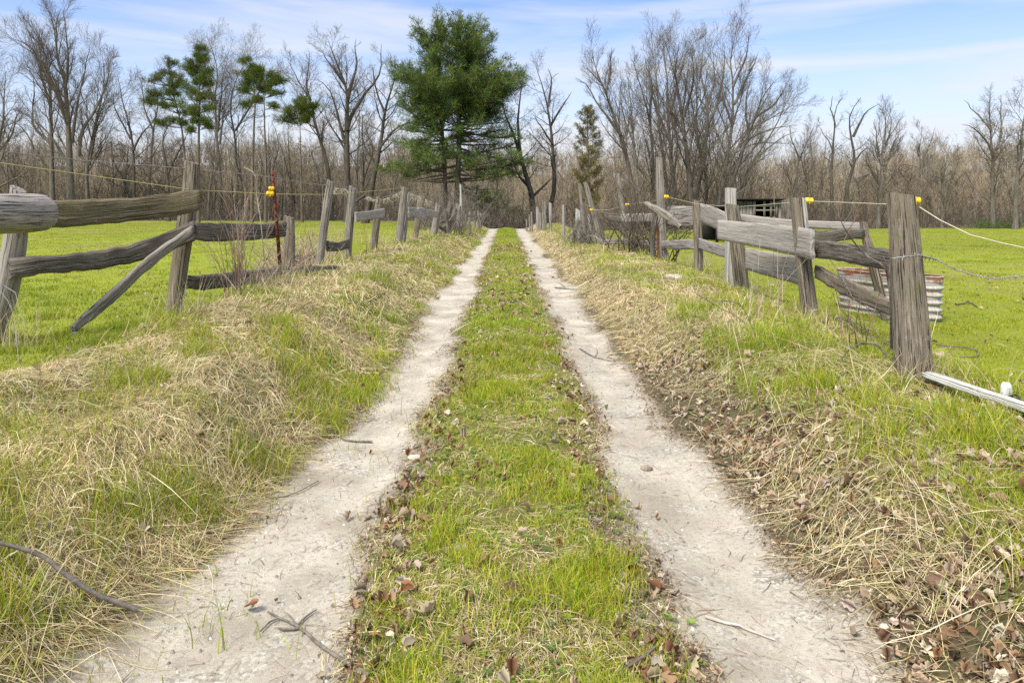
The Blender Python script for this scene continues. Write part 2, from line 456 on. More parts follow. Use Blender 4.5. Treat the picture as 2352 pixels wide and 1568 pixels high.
# ------------------------------------------------------------------ ground cover zones (world positions)
def zones(x, y):
    """green share, straw share, leaf share, grass height in metres"""
    u = x - lane(y)
    a = np.abs(u)
    tm = track_mask(x, y)
    n1 = fbm(x * 1.3, y * 0.9, 31, 3); n2 = fbm(x * 3.3, y * 2.6, 41, 3); n3 = fbm(x * 0.35, y * 0.3, 51, 2)
    centre = ss(0.75, 0.55, a)
    w = (fbm(y * 0.35, x * 0 + 1.3, 21, 2) - 0.5) * 0.5
    lf = ss(-3.05 + w * .6, -3.5 + w * .6, u) * ss(3.0, 4.6, y); rfz = ss(3.1, 3.9, u)
    field = np.maximum(lf, rfz)
    bank = (1 - centre) * (1 - field)
    far = ss(8, 20, y)
    # green
    gb_l = 0.30 + 0.70 * ss(0.46, 0.62, n2 * 0.6 + n1 * 0.4 + 0.07 * far)
    gb_r = 0.25 + 0.75 * ss(0.40, 0.60, n1 * 0.5 + n2 * 0.5 + 0.13 * ss(2.0, 2.6, u) * ss(16, 8, y))
    gb_r = np.maximum(np.maximum(gb_r, 1.0 * ss(7.5, 5.5, y) * ss(0.30, 0.48, n2)) * ss(1.5, 1.95, u), 0.9 * ss(1.5, 1.9, u) * ss(9, 12, y) * ss(24, 17, y) * ss(0.35, 0.55, n2 + 0.1))
    gb = np.where(u < 0, gb_l, gb_r)
    green = centre * (0.55 + 0.45 * ss(0.36, 0.56, n2)) * (0.45 + 0.55 * ss(0.6, 0.35, a)) * (0.6 + 0.4 * ss(3, 7, y)) + bank * gb * 0.9 + field
    green = green * (1 - tm * 0.97) * (1 - 0.45 * tm) * (1 - 0.7 * ss(0.5, 0.62, a) * (a < 0.9))
    green = np.where((tm > 0.75) & (y > 9), 0, green)
    straw_l = 0.95 * ss(-1.18, -1.45, u) * (1 - lf)
    straw_r = (0.14 + 0.86 * ss(4.5, 8, y)) * ss(1.15, 1.5, u) * (1 - rfz)
    straw = np.where(u < 0, straw_l, straw_r) * (0.25 + 0.75 * ss(0.30, 0.55, fbm(x * 1.9, y * 1.9, 61, 2))) + centre * 0.12
    leaf_r = 0.8 * ss(1.12, 1.35, u) * ss(2.2, 1.5, u) * ss(14, 7, y) + 0.40 * ss(1.5, 2.2, u) * ss(6.5, 3.5, y)
    leaf = np.where(u > 0, leaf_r, 0.10 * ss(-1.1, -1.5, u)) * (1 - rfz) + centre * 0.22 * ss(0.45, 0.6, n1)
    leaf = leaf + 0.10 * ss(0.3, 0.1, np.abs(a - 0.55))
    hgt = 0.035 + 0.030 * centre + 0.05 * bank + 0.03 * n2 + 0.05 * lf * ss(16, 6, y)
    return np.clip(green, 0, 1), np.clip(straw, 0, 1), np.clip(leaf, 0, 1) * (1 - tm * 0.97), hgt, field, bank, centre, tm

# ------------------------------------------------------------------ ground sheets
def build_ground():
    ys = [-12, -8, -5, -3, -1.5, -0.5, 0.2, 0.8, 1.3, 1.6]
    y = 1.75
    while y < 420:
        ys.append(y); y += max(0.022, 0.0085 * y)
    ys = np.array(ys)
    xs = list(np.arange(-2.9, 2.9, 0.028))
    x = xs[-1]; st = 0.028; r = []
    while x < 420:
        st *= 1.035; x += st; r.append(x)
    xs = np.array([-v for v in r[::-1]] + xs + r)
    X, Y = np.meshgrid(xs, ys)
    Z = ground_z(X, Y)
    g, s, l, h, field, bank, centre, tm = zones(X, Y)
    V = np.stack([X, Y, Z], -1).reshape(-1, 3)
    n1 = fbm(X * 0.6, Y * 0.6, 71, 3)[..., None]; nn = fbm(X * 0.09, Y * 0.05, 72, 3)[..., None]
    green = np.array([0.215, 0.265, 0.018]) * (1 - n1) + np.array([0.275, 0.30, 0.026]) * n1
    n7 = ss(0.50, 0.66, fbm(X * 0.22, Y * 0.12, 77, 4))[..., None]
    green = green * (0.66 + 0.68 * nn) * (0.85 + 0.3 * fbm(X * 1.1, Y * 0.7, 78, 4)[..., None])
    green = green * (1 - 0.55 * n7) + np.array([0.30, 0.26, 0.085]) * 0.55 * n7
    shaded_soil = np.array([0.115, 0.10, 0.05])  # soil colour, darkened to stand in for shadow between the blades
    straw = np.array([0.25, 0.20, 0.115])  # ground under the straw, its colour also darkened for shaded gaps
    woods = np.array([0.17, 0.135, 0.092])
    c = shaded_soil + (straw - shaded_soil) * s[..., None]
    gg = np.clip(g * 0.75 + field * 0.25, 0, 1)[..., None]
    c = c + (green - c) * gg
    rr = np.maximum(ss(70, 78, Y + 3 * (fbm(X * 0.2, Y * 0.2, 5, 2) - 0.5)) , ss(60, 64, Y) * (X > 4))[..., None]
    rr = np.maximum(rr, (ss(44, 49, Y) * (np.abs(X) < 7))[..., None])
    c = c * (1 - rr) + woods * rr
    C = c.reshape(-1, 3)
    sand = (tm + 0.35 * ss(0.25, 0.05, np.abs(np.abs(X - lane(Y)) - 0.9)) * ss(50, 45, Y)).reshape(-1)
    ny, nx = X.shape
    i = np.arange(ny - 1)[:, None] * nx + np.arange(nx - 1)[None]
    Fq = np.stack([i, i + 1, i + nx + 1, i + nx], -1).reshape(-1, 4)
    fc = lambda A: ((A[:-1, :-1] + A[1:, 1:] + A[:-1, 1:] + A[1:, :-1]) / 4).reshape(-1)
    ftm = fc(tm); ff = fc(field); fr = fc(rr[..., 0])
    kind = np.where(fr > 0.5, 3, np.where(ftm > 0.5, 1, np.where(ff > 0.5, 2, 0)))
    U = fc(X - lane(Y))
    parts = [("ground", kind == 0, "matted grass verges and the grassy strip between the wheel tracks"),
             ("dirt_track", (kind == 1) & (U < 0), "pale sandy left wheel track of the farm lane"),
             ("dirt_track", (kind == 1) & (U > 0), "pale sandy right wheel track of the farm lane"),
             ("pasture", (kind == 2) & (U < 0), "bright green pasture behind the left fence"),
             ("pasture", (kind == 2) & (U > 0), "bright green pasture behind the right fence"),
             ("hillside", kind == 3, "brown leaf covered floor of the wooded hillside")]
    for nm, mask, lab in parts:
        f = Fq[mask]
        used = np.unique(f)
        inv = np.zeros(len(V), np.int64); inv[used] = np.arange(len(used))
        o = mk(nm, V[used], inv[f], M_GROUND, col=C[used], smooth=True)
        a = o.data.attributes.new("sand", 'FLOAT', 'POINT'); a.data.foreach_set("value", sand[used].astype(np.float32))
        tag(o, lab, kind='structure')
build_ground()

# ------------------------------------------------------------------ fences
def P3(px, py, Y): return np.array(P(px, py, Y))
def smooth_path(pts, n):
    """Catmull-Rom through (k,m) points -> n samples"""
    p = np.asarray(pts, float)
    if len(p) == 2:
        t = np.linspace(0, 1, n)[:, None]; return p[0] * (1 - t) + p[1] * t
    e = np.concatenate([[2 * p[0] - p[1]], p, [2 * p[-1] - p[-2]]])
    d = np.concatenate([[0], np.cumsum(np.linalg.norm(np.diff(p, axis=0), axis=1))])
    s = np.linspace(0, d[-1], n); k = np.clip(np.searchsorted(d, s, side='right') - 1, 0, len(p) - 2)
    t = ((s - d[k]) / (d[k + 1] - d[k] + 1e-9))[:, None]
    a, b, c, q = e[k], e[k + 1], e[k + 2], e[k + 3]
    return 0.5 * (2 * b + (c - a) * t + (2 * a - 5 * b + 4 * c - q) * t ** 2 + (3 * b - a - 3 * c + q) * t ** 3)
_seed = [0]
def board(name, st, thick, mat, parent, rough=0.006, label=None, ragged=(0.0, 0.0), back=0.0):
    """weathered board; st = stations (px, y_top, y_bottom, distance) along its length"""
    _seed[0] += 1; sd = _seed[0] * 3.7
    T = [P3(a, t, Y + back) for a, t, b, Y in st]; B = [P3(a, b, Y + back) for a, t, b, Y in st]
    L = sum(np.linalg.norm(T[i + 1] - T[i]) for i in range(len(T) - 1))
    n = int(max(14, min(70, L / 0.05)))
    pt, pb = smooth_path(T, n), smooth_path(B, n)
    al = np.concatenate([[0], np.cumsum(np.linalg.norm(np.diff(pt, axis=0), axis=1))])
    d = pt[-1] - pt[0]; nh = np.array([d[1], -d[0], 0.0]); nh /= np.linalg.norm(nh)
    if nh[1] > 0: nh = -nh
    # edge unevenness
    et = (fbm(al * 7, al * 0 + sd, sd, 4) - 0.5) * rough * 3.4; eb = (fbm(al * 6, al * 0 + sd + 9, sd, 4) - 0.5) * rough * 4.4
    up = (pt - pb); W = np.linalg.norm(up, axis=1, keepdims=True); up = up / W
    pt = pt + up * et[:, None]; pb = pb - up * eb[:, None]
    K = 7
    fr = np.linspace(0, 1, K)
    sec = [(0.0, f) for f in fr] + [(0.5, 1.0)] + [(1.0, f) for f in fr[::-1]] + [(0.5, 0.0)]
    m = len(sec)
    V = np.zeros((n, m, 3)); G = np.zeros((n, m, 3))
    ends = np.zeros(n)
    dd = d / np.linalg.norm(d)
    for j, (tt, f) in enumerate(sec):
        c = pb * (1 - f) + pt * f
        dn = (fbm(al * 5, al * 0 + f * 9 + tt * 5, sd + 1, 3) - 0.5) * rough * 2
        rnd = 0.15 * thick if (f in (0.0, 1.0) and tt in (0.0, 1.0)) else 0.0
        off = (0.5 - tt) * thick * (1 - 0.3 * (rnd > 0)) + dn * (1 if tt < 0.5 else -1)
        V[:, j] = c + nh * off[:, None] if hasattr(off, '__len__') else c + nh * off
        if f == 1.0 and rnd: V[:, j] -= up * rnd * 0.6
        if f == 0.0 and rnd: V[:, j] += up * rnd * 0.6
        for e, (idx, sg) in enumerate(((0, -1), (n - 1, 1))):
            V[idx, j] += dd * sg * (fbm(np.array([f * 6.0 + e * 7]), np.array([tt * 2.0]), sd + 4, 3)[0] - 0.5) * 2 * (ragged[e] + 0.003)
        G[:, j, 0] = al; G[:, j, 1] = f * W[:, 0]; G[:, j, 2] = tt * thick
    i = np.arange(n - 1)[:, None]; j = np.arange(m)[None]; j2 = (j + 1) % m
    Fq = np.stack([i * m + j, i * m + j2, (i + 1) * m + j2, (i + 1) * m + j], -1).reshape(-1, 4)
    caps = []
    for base in (0, (n - 1) * m):
        for q in range(K - 1):
            caps.append([base + q, base + q + 1, base + m - 3 - q, base + m - 2 - q])
        caps.append([base + K - 1, base + K, base + K + 1, base + K + 1])
        caps.append([base, base + m - 1, base + m - 2, base + m - 2])
    G2 = G.reshape(-1, 3)
    o = mk(name, V.reshape(-1, 3), Fq, mat, parent, gco=G2, smooth=False)
    # end caps as a second strip in the same mesh
    me = o.data
    import bmesh
    bm = bmesh.new(); bm.from_mesh(me); bm.verts.ensure_lookup_table()
    for c in caps:
        vs = []
        for q in c:
            if bm.verts[q] not in vs: vs.append(bm.verts[q])
        try: bm.faces.new(vs)
        except ValueError: pass
    bmesh.ops.recalc_face_normals(bm, faces=bm.faces[:])
    bm.to_mesh(me); bm.free()
    if label: o['label'] = label
    return o
def post(name, path, mat, parent, groove=0.05, cut=0.25, sides=22, square=0.0, label=None, sink=0.25):
    """weathered round or split post; path = (px, py, half width px, distance) from the top down to the ground"""
    _seed[0] += 1; sd = _seed[0] * 2.3
    pts = [P3(a, b, Y) for a, b, hw, Y in path]; rd = [hw / F * Y for a, b, hw, Y in path]
    e = pts[-1] - pts[-2]; e /= np.linalg.norm(e)
    pts.append(pts[-1] + e * sink); rd.append(rd[-1] * 1.03)
    L = sum(np.linalg.norm(pts[i + 1] - pts[i]) for i in range(len(pts) - 1))
    n = int(max(10, min(44, L / 0.045)))
    q = smooth_path(np.concatenate([np.array(pts), np.array(rd)[:, None]], 1), n)
    c, r = q[:, :3], q[:, 3]
    al = np.concatenate([[0], np.cumsum(np.linalg.norm(np.diff(c, axis=0), axis=1))])
    ax = c[-1] - c[0]; ax /= np.linalg.norm(ax)
    a = np.cross(ax, [0, 1, 0]); a /= np.linalg.norm(a); b = np.cross(ax, a)
    V = []; G = []
    for k in range(sides):
        th = 2 * math.pi * k / sides
        ca, sa = math.cos(th), math.sin(th)
        sq = 1 / max(abs(ca), abs(sa)) * 0.86 if square else 1
        shape = 1 * (1 - square) + sq * square
        g1 = fbm(np.full(n, k * 0.9), al * 1.1, sd, 3) - 0.5
        g2 = fbm(np.full(n, k * 2.7), al * 0.9 + 4, sd + 2, 2) - 0.5
        rr = r * (shape + g1 * groove * 3.2 + g2 * groove * 2.6)
        v = c + a[None] * (rr * ca)[:, None] + b[None] * (rr * sa)[:, None]
        v[0] += ax * (cut * r[0] * (ca * 0.7 + 0.6 * (fbm(np.array([k * 1.3]), np.array([0.5]), sd + 5, 2)[0] - 0.5)))
        V.append(v); G.append(np.stack([al, r * ca * 1.2, r * sa * 1.2], -1))
    V = np.stack(V, 1); G = np.stack(G, 1)
    m = sides
    i = np.arange(n - 1)[:, None]; j = np.arange(m)[None]; j2 = (j + 1) % m
    Fq = np.stack([i * m + j, (i + 1) * m + j, (i + 1) * m + j2, i * m + j2], -1).reshape(-1, 4)
    V = V.reshape(-1, 3); G = G.reshape(-1, 3)
    # top cap: inner ring and centre
    top = V[:m]; cc = top.mean(0)
    inner = cc + (top - cc) * 0.5 + ax * 0.01 * r[0]
    base = len(V)
    V = np.concatenate([V, inner, [cc]]); 
    Gi = np.stack([np.linspace(0, .02, m), (inner - cc) @ a * 3, (inner - cc) @ b * 3], -1)
    G = np.concatenate([G, Gi, [[0, 0, 0]]])
    jj = np.arange(m); jn = (jj + 1) % m
    Fq = np.concatenate([Fq, np.stack([jj, jn, base + jn, base + jj], -1)])
    jj2 = np.arange(0, m, 2)
    Fq = np.concatenate([Fq, np.stack([base + jj2, base + (jj2 + 1) % m, base + (jj2 + 2) % m, np.full(len(jj2), base + m)], -1)])
    o = mk(name, V, Fq, mat, parent, gco=G, smooth=True)
    try: o.data.set_sharp_from_angle(angle=math.radians(38))
    except Exception: pass
    if label: o['label'] = label
    return o
def insulator(px, py, Y, parent, s=1.0, sx=1):
    """plastic fence insulator: base plate, neck and grooved knob, nailed to a post"""
    c = P3(px, py, Y); m = Mix()
    h = 0.030 * s
    prof = [(-0.030, 0.020), (-0.022, 0.026), (-0.008, 0.026), (-0.004, 0.012), (0.010, 0.012), (0.014, 0.024), (0.026, 0.025), (0.032, 0.014), (0.036, 0.004)]
    pts = np.array([[c[0] + sx * a * s * 1.1, c[1] - 0.01, c[2]] for a, r in prof]); rr = np.array([r * s for a, r in prof])
    V, Fq, G = tubes([(pts, rr)], 12); m.add(V, Fq, G)
    pts = np.array([[c[0], c[1] - 0.01, c[2] - h * 0.9], [c[0], c[1] - 0.01, c[2] + h * 0.9]])
    V, Fq, G = tubes([(pts, np.array([0.012 * s, 0.012 * s]))], 8); m.add(V, Fq, G)
    return m.build('insulator', M_YEL, parent)

def hitp(px, py, dz=0.0): return hit(px, py, dz)

# --- left fence by the lane mouth
YL0, YL1, YL2 = 7.0, 8.4, 10.2
fa = thing('wooden_fence', 'broken rail fence at far left with a fat log end and mossy top plank', 'fence', (P(410, 700, YL1).x, YL1, gz(P(410, 700, YL1).x, YL1)))
post('post', [(42, 434, 16, YL0), (38, 520, 22, YL0), (26, 600, 24, YL0), (8, 680, 25, YL0), (-12, 745, 24, YL0)], W_LOG, fa, 0.05, 0.5, label='leaning pale post under the log end')
post('post', [(441, 373, 16, YL1), (436, 440, 17.5, YL1), (426, 520, 19, YL1), (412, 620, 18, YL1), (400, 728, 18, YL1)], W_BROWN, fa, 0.06, 0.3, square=0.5, label='tall split post at the end of the mossy plank')
post('post', [(664, 498, 12, YL2), (665, 560, 13, YL2), (664, 625, 14, YL2), (664, 655, 14, YL2)], W_BROWN, fa, 0.07, 0.4, square=0.4, label='short stub post')
def log_rail(name, pts, mat, parent, label=None, groove=0.03, sides=22, cut=0.1):
    return post(name, pts, mat, parent, groove, cut, sides, sink=0.0, label=label)
log_rail('log_rail', [(88, 489, 43, 6.75), (60, 490, 45, 6.5), (0, 491, 47, 6.0), (-120, 493, 50, 5.3)], W_LOG, fa, 'fat pale log with a sawn end', 0.02, 28, 0.12)
board('rail', [(78, 460, 524, 7.0), (160, 459, 522, 7.25), (250, 457, 513, 7.6), (350, 449, 503, 8.0), (410, 441, 495, 8.2), (457, 436, 484, 8.35)], 0.07, W_MOSS, fa, 0.010, 'broad mossy top plank', (0.02, 0.05), back=-0.10)
board('rail', [(22, 593, 641, 7.05), (70, 590, 634, 7.15), (150, 586, 624, 7.4), (230, 574, 618, 7.7), (310, 558, 600, 8.0), (380, 536, 578, 8.2), (446, 508, 553, 8.3)], 0.09, W_DARK, fa, 0.014, 'crooked middle rail', (0.02, 0.03), back=-0.16)
board('rail', [(444, 511, 553, 8.3), (520, 512, 553, 8.9), (600, 513, 550, 9.6), (653, 508, 545, 10.05)], 0.07, W_DARK, fa, 0.009, 'dark upper rail', (0.02, 0.03), back=-0.1)
board('rail', [(419, 632, 664, 8.45), (470, 631, 666, 8.9), (560, 622, 655, 9.5), (640, 613, 649, 10.0), (700, 612, 648, 10.3)], 0.07, W_DARK, fa, 0.010, 'dark lower rail', (0.02, 0.05), back=0.0)
board('broken_brace', [(168, 745, 766, 6.6), (220, 697, 727, 7.0), (280, 643, 672, 7.4), (340, 590, 618, 7.8), (400, 545, 572, 8.1), (440, 518, 545, 8.25)], 0.06, W_GREY, fa, 0.010, 'broken rail hanging down into the grass', (0.05, 0.03), back=-0.24)
sl = thing('fence_rail', 'rotten dark rail lying against the bank right of the stub post', 'rail', tuple(P3(730, 640, 10.3)))
board('weathered_rail', [(692, 614, 650, 10.1), (730, 610, 646, 10.5), (775, 608, 640, 11.0)], 0.08, W_DARK, sl, 0.012, None, (0.04, 0.06))
# steel post with two insulators
def t_post(px, top, base, dx, Y, mat, label, hw=2.7):
    t = thing('steel_fence_post', label, 'fence post', tuple(P3(px + dx, base, Y)))
    a, b = P3(px, top, Y), P3(px + dx, base + 14, Y)
    w = hw / F * Y
    m = Mix()
    for off, wx, wy in ((0, w, w * 0.25), (0, w * 0.25, w)):
        V = []
        for p in (a, b):
            V += [[p[0] - wx, p[1] - wy, p[2]], [p[0] + wx, p[1] - wy, p[2]], [p[0] + wx, p[1] + wy, p[2]], [p[0] - wx, p[1] + wy, p[2]]]
        m.add(V, [[0, 1, 5, 4], [1, 2, 6, 5], [2, 3, 7, 6], [3, 0, 4, 7], [0, 3, 2, 1], [4, 5, 6, 7]])
    for k in range(14):
        f = 0.04 + k * 0.068; p = a * (1 - f) + b * f
        V = [[p[0] + sx * w * .5, p[1] - w * 1.3 + sy * w * .3, p[2] + sz * w * .35] for sz in (-1, 1) for sx, sy in ((-1, -1), (1, -1), (1, 1), (-1, 1))]
        m.add(V, [[0, 1, 5, 4], [1, 2, 6, 5], [2, 3, 7, 6], [3, 0, 4, 7], [0, 3, 2, 1], [4, 5, 6, 7]])
    m.build('stake', mat, t, smooth=False)
    return t
tp = t_post(626, 392, 604, 18, 9.7, M_RUST, 'rusty steel post with two yellow insulators rising behind the dark rail', 4.0)
insulator(624, 433, 9.65, tp, 1.1); insulator(621, 445, 9.65, tp, 1.45)

# --- left fence, middle stretch
def fence_group(name, label, Y, px): return thing(name, label, 'fence', (P(px, 560, Y).x, Y, gz(P(px, 560, Y).x, Y)))
Y3, Y4, Y5, Y6, Y7, Y8 = 12.5, 14.0, 16.2, 18.5, 21.0, 24.0
fb = fence_group('wooden_fence', 'old fence with a tall leaning post, one low bowed rail and one pale board', Y4, 800)
post('post', [(760, 416, 9, Y3), (752, 470, 9.8, Y3), (743, 530, 9.5, Y3), (735, 592, 9.5, Y3), (732, 612, 9.5, Y3)], W_GREY, fb, 0.05, 0.4, label='leaning round topped post')
post('post', [(810, 430, 9, Y4), (806, 480, 9.5, Y4), (802, 530, 9.5, Y4), (799, 575, 9.5, Y4)], W_GREY, fb, 0.07, 0.6, square=0.4)
post('post', [(872, 456, 8.5, Y5), (866, 500, 9, Y5), (859, 552, 8.5, Y5)], W_BROWN, fb, 0.08, 0.8, square=0.3)
board('rail', [(752, 553, 578, 12.6), (775, 556, 577, 13.2), (803, 548, 570, 14.0)], 0.05, W_DARK, fb, 0.006, 'low bowed rail', (0.02, 0.02))
board('rail', [(816, 487, 510, 14.0), (850, 484, 504, 15.2), (882, 478, 500, 16.2)], 0.04, W_PLANK, fb, 0.003, 'pale grey board', (0.01, 0.03), back=-0.1)
fc_ = fence_group('wooden_fence', 'short fence bay of three crooked posts with a broken grey board hung with dry grass', Y7, 965)
post('post', [(930, 431, 7.5, Y6), (926, 470, 8, Y6), (921, 510, 8, Y6), (917, 545, 8, Y6)], W_GREY, fc_, 0.05, 0.5)
post('post', [(939, 448, 4, 18.8), (936, 480, 4.5, 18.8), (928, 545, 5, 18.8)], W_LOG, fc_, 0.07, 0.6, label='thin pale split post')
post('post', [(970, 452, 8, Y7), (964, 478, 8.5, Y7), (955, 540, 7, Y7)], W_BROWN, fc_, 0.06, 0.5, square=0.5)
post('post', [(1008, 470, 7.5, Y8), (1003, 500, 7.5, Y8), (997, 535, 7.5, Y8)], W_GREY, fc_, 0.06, 0.6, label='round knobbly post')
board('rail', [(938, 475, 500, 18.6), (955, 477, 500, 19.5), (971, 490, 512, 20.8)], 0.04, W_PLANK, fc_, 0.004, None, (0.03, 0.05), back=-0.1)
board('rail', [(960, 476, 506, 20.5), (975, 477, 506, 21.2)], 0.04, W_PLANK, fc_, 0.006, None, (0.05, 0.08), back=-0.25)
board('rail', [(976, 480, 497, 21.3), (1004, 484, 500, 23.8)], 0.04, W_PLANK, fc_, 0.003, None, (0.02, 0.02), back=-0.1)
for k, (x0, y0, x1, y1, hw, Y, mt, lb) in enumerate([
        (1036, 466, 1018, 535, 5.5, 27, W_DARK, 'dark rotten leaning fence post tilted hard to the right'),
        (1046, 478, 1032, 538, 5.5, 28, W_DARK, 'shorter dark leaning post close beside the rotten one'),
        (1058, 424, 1058, 500, 2.6, 30, W_PALE, 'thin tall pale stake standing above the left verge by the pine'),
        (1053, 470, 1050, 520, 6.5, 29, W_GREY, 'stubby grey post at the foot of the thin tall stake')]):
    t = thing('fence_post', lb, 'fence post', tuple(P3(x1, y1, Y)))
    post('weathered_stake' if hw < 4 else 'weathered_post', [(x0, y0, hw, Y), ((x0 + x1) / 2 + 1, (y0 + y1) / 2, hw * 1.05, Y), (x1, y1 + 6, hw, Y)], mt, t, 0.10, 0.8)
for k, (x0, top) in enumerate([(1071, 492), (1079, 487), (1091, 486), (1099, 484), (1104, 490)]):
    t = thing('fence_post', ['leftmost', 'second', 'middle', 'fourth', 'rightmost'][k] + ' of five short pointed posts at the far left end of the lane', 'fence post', tuple(P3(x0, 514, 34 + k)), 'short posts near the far end of the lane')
    post('weathered_post', [(x0, top, 2.8, 34 + k), (x0 - 1, 514, 3.0, 34 + k)], W_GREY, t, 0.05, 0.8, sides=10)
t = thing('fence_rail', 'grey rail between the short far posts', 'rail', tuple(P3(1085, 497, 35)))
board('weathered_rail', [(1073, 493, 499, 34), (1102, 493, 500, 38)], 0.04, W_GREY, t, 0.004)
for k, (x0, y0, x1, y1, Y) in enumerate([(1012, 510, 1045, 505, 26.5), (1020, 525, 1040, 498, 26), (1008, 520, 1030, 532, 25.5)]):
    t = thing('broken_rail', ('fallen dark rail slanting across the rotten leaning posts', 'steep splintered rail propped on the rotten leaning posts', 'low rail end in the straw under the rotten leaning posts')[k], 'rail', tuple(P3(x0, y0, Y)))
    board('splintered_rail', [(x0, y0 - 4, y0 + 4, Y), (x1, y1 - 4, y1 + 4, Y + 0.6)], 0.06, W_DARK, t, 0.01, None, (0.05, 0.05))

# --- right fence
R1, R2, R3, R4, R5 = hit(2092, 868), 7.5, 10.4, 14.2, 16.0
R1 = max(4.6, min(R1, 5.6))
fd = thing('wooden_fence', 'grey corner fence of wide silver planks and stout posts in front of the tin tank', 'fence', (P(1862, 740, R2).x, R2, gz(P(1862, 740, R2).x, R2)))
post('post', [(2070, 447, 28, R1), (2077, 520, 30, R1), (2083, 620, 34, R1), (2091, 740, 37, R1), (2100, 885, 40, R1)], W_BROWN, fd, 0.055, 0.30, sides=36, label='fat cracked corner post, the nearest one')
insulator(2100, 461, R1 - 0.02, fd, 1.0)
post('post', [(1831, 456, 16, R2), (1838, 520, 17, R2), (1848, 620, 17.5, R2), (1857, 690, 18, R2), (1864, 752, 18, R2)], W_BROWN, fd, 0.07, 0.35, sides=26, square=0.3, label='post in the middle of the wide planks')
insulator(1857, 461, R2 - 0.05, fd, 1.3)
post('split_slab', [(1846, 455, 4.5, R2 - 0.10), (1850, 490, 5.0, R2 - 0.10), (1853, 524, 4.0, R2 - 0.10)], W_PALE, fd, 0.05, 0.6, sides=12, square=0.6, sink=0.01, label='pale slab split off the post top')
post('post', [(1678, 432, 13, R3 + 0.15), (1679, 500, 13.5, R3 + 0.15), (1680, 560, 14.5, R3 + 0.15), (1680, 645, 15, R3 + 0.15)], W_PALE, fd, 0.02, 0.12, square=0.9, label='pale squared post')
post('post', [(1682, 470, 14, R3 - 0.25), (1688, 520, 15, R3 - 0.25), (1696, 590, 16, R3 - 0.25), (1705, 668, 15.5, R3 - 0.25)], W_BROWN, fd, 0.06, 0.4, label='leaning brown post in front of the pale one')
post('post', [(1600, 461, 10, R4), (1602, 520, 10.5, R4), (1604, 570, 10.5, R4), (1604, 618, 10.5, R4)], W_BROWN, fd, 0.06, 0.5, square=0.3)
post('post', [(1983, 510, 8, 8.4), (1988, 540, 8, 8.4), (1995, 568, 10, 8.4)], W_BROWN, fd, 0.03, 0.3, square=0.9, label='short brace post behind the plank end', sink=0.9)
board('plank', [(1649, 505, 551, 10.0), (1720, 510, 564, 9.2), (1800, 517, 582, 8.2), (1868, 526, 597, 7.3)], 0.035, W_PLANK, fd, 0.004, 'widest silver plank', (0.01, 0.02), back=-0.28)
board('plank', [(1713, 569, 619, 9.9), (1775, 579, 638, 8.8), (1838, 592, 655, 7.8)], 0.035, W_PLANK, fd, 0.004, 'lower silver plank', (0.01, 0.02), back=0.12)
board('plank', [(1694, 491, 508, 10.4), (1800, 503, 521, 9.6), (1900, 508, 527, 8.9), (1986, 511, 527, 8.4)], 0.04, W_PLANK, fd, 0.002, 'thin back rail with a sunlit top edge', (0.01, 0.01))
board('plank', [(1610, 467, 511, 13.9), (1640, 476, 524, 12.3), (1672, 490, 545, 10.9)], 0.035, W_PLANK, fd, 0.003, 'grey plank slanting down to the right', (0.01, 0.02), back=-0.15)
board('rail', [(1866, 529, 566, 7.6), (1905, 530, 560, 7.7), (1940, 526, 553, 7.8), (1977, 526, 549, 7.9)], 0.08, W_DARK, fd, 0.008, 'rough split rail end', (0.01, 0.05))
board('rail', [(1867, 550, 592, 7.35), (1930, 556, 600, 6.6), (1990, 564, 612, 6.0), (2050, 574, 624, 5.4)], 0.05, W_DARK, fd, 0.006, 'dark upper rail', (0.01, 0.02))
board('rail', [(1876, 609, 638, 7.35), (1925, 634, 670, 6.8), (1980, 655, 697, 6.1), (2055, 694, 728, 5.4)], 0.05, W_BROWN, fd, 0.010, 'sagging lower rail across the tank', (0.03, 0.02))
board('rail', [(1517, 553, 571, 16.0), (1560, 550, 573, 15.2), (1598, 549, 573, 14.3)], 0.05, W_LOG, fd, 0.006, 'low pale rail')
board('rail', [(1606, 547, 572, 14.1), (1640, 557, 584, 12.4), (1690, 571, 600, 10.6)], 0.04, W_LOG, fd, 0.004, 'low pale plank')
board('plank', [(1528, 473, 518, 16.1), (1560, 473, 521, 15.4), (1596, 474, 521, 14.5)], 0.03, W_LOG, fd, 0.004, 'square pale sheet of boards', (0.01, 0.02), back=0.1)
post('broken_log', [(1481, 466, 5, 15.0), (1505, 479, 8, 14.8), (1535, 497, 8.5, 14.5), (1562, 520, 4.5, 14.3)], W_GREY, fd, 0.09, 0.8, sides=16, sink=0.02, label='splintered log hanging over the fence')

fe = fence_group('wooden_fence', 'ramshackle fence stretch beyond the corner, tall slim posts with a bowed low rail', R5, 1440)
post('post', [(1514, 362, 8, R5), (1517, 450, 9.5, R5), (1521, 530, 10, R5), (1524, 598, 10, R5)], W_GREY, fe, 0.05, 0.3, square=0.3, label='tallest slim post')
post('post', [(1419, 398, 5, 19.0), (1427, 460, 6, 19.0), (1438, 552, 6, 19.0)], W_GREY, fe, 0.05, 0.3, square=0.5)
post('post', [(1345, 419, 5, 20.5), (1358, 470, 6, 20.5), (1372, 520, 6.5, 20.5), (1381, 556, 6, 20.5)], W_GREY, fe, 0.08, 0.6, label='leaning split post')
post('post', [(1332, 422, 3.4, 21.0), (1337, 480, 4.2, 21.0), (1343, 548, 5, 21.0)], W_GREY, fe, 0.06, 0.4)
post('post', [(1376, 505, 3.4, 19.8), (1382, 530, 3.8, 19.8), (1392, 568, 3.8, 19.8)], W_DARK, fe, 0.08, 0.6, label='thin dark leaning post')
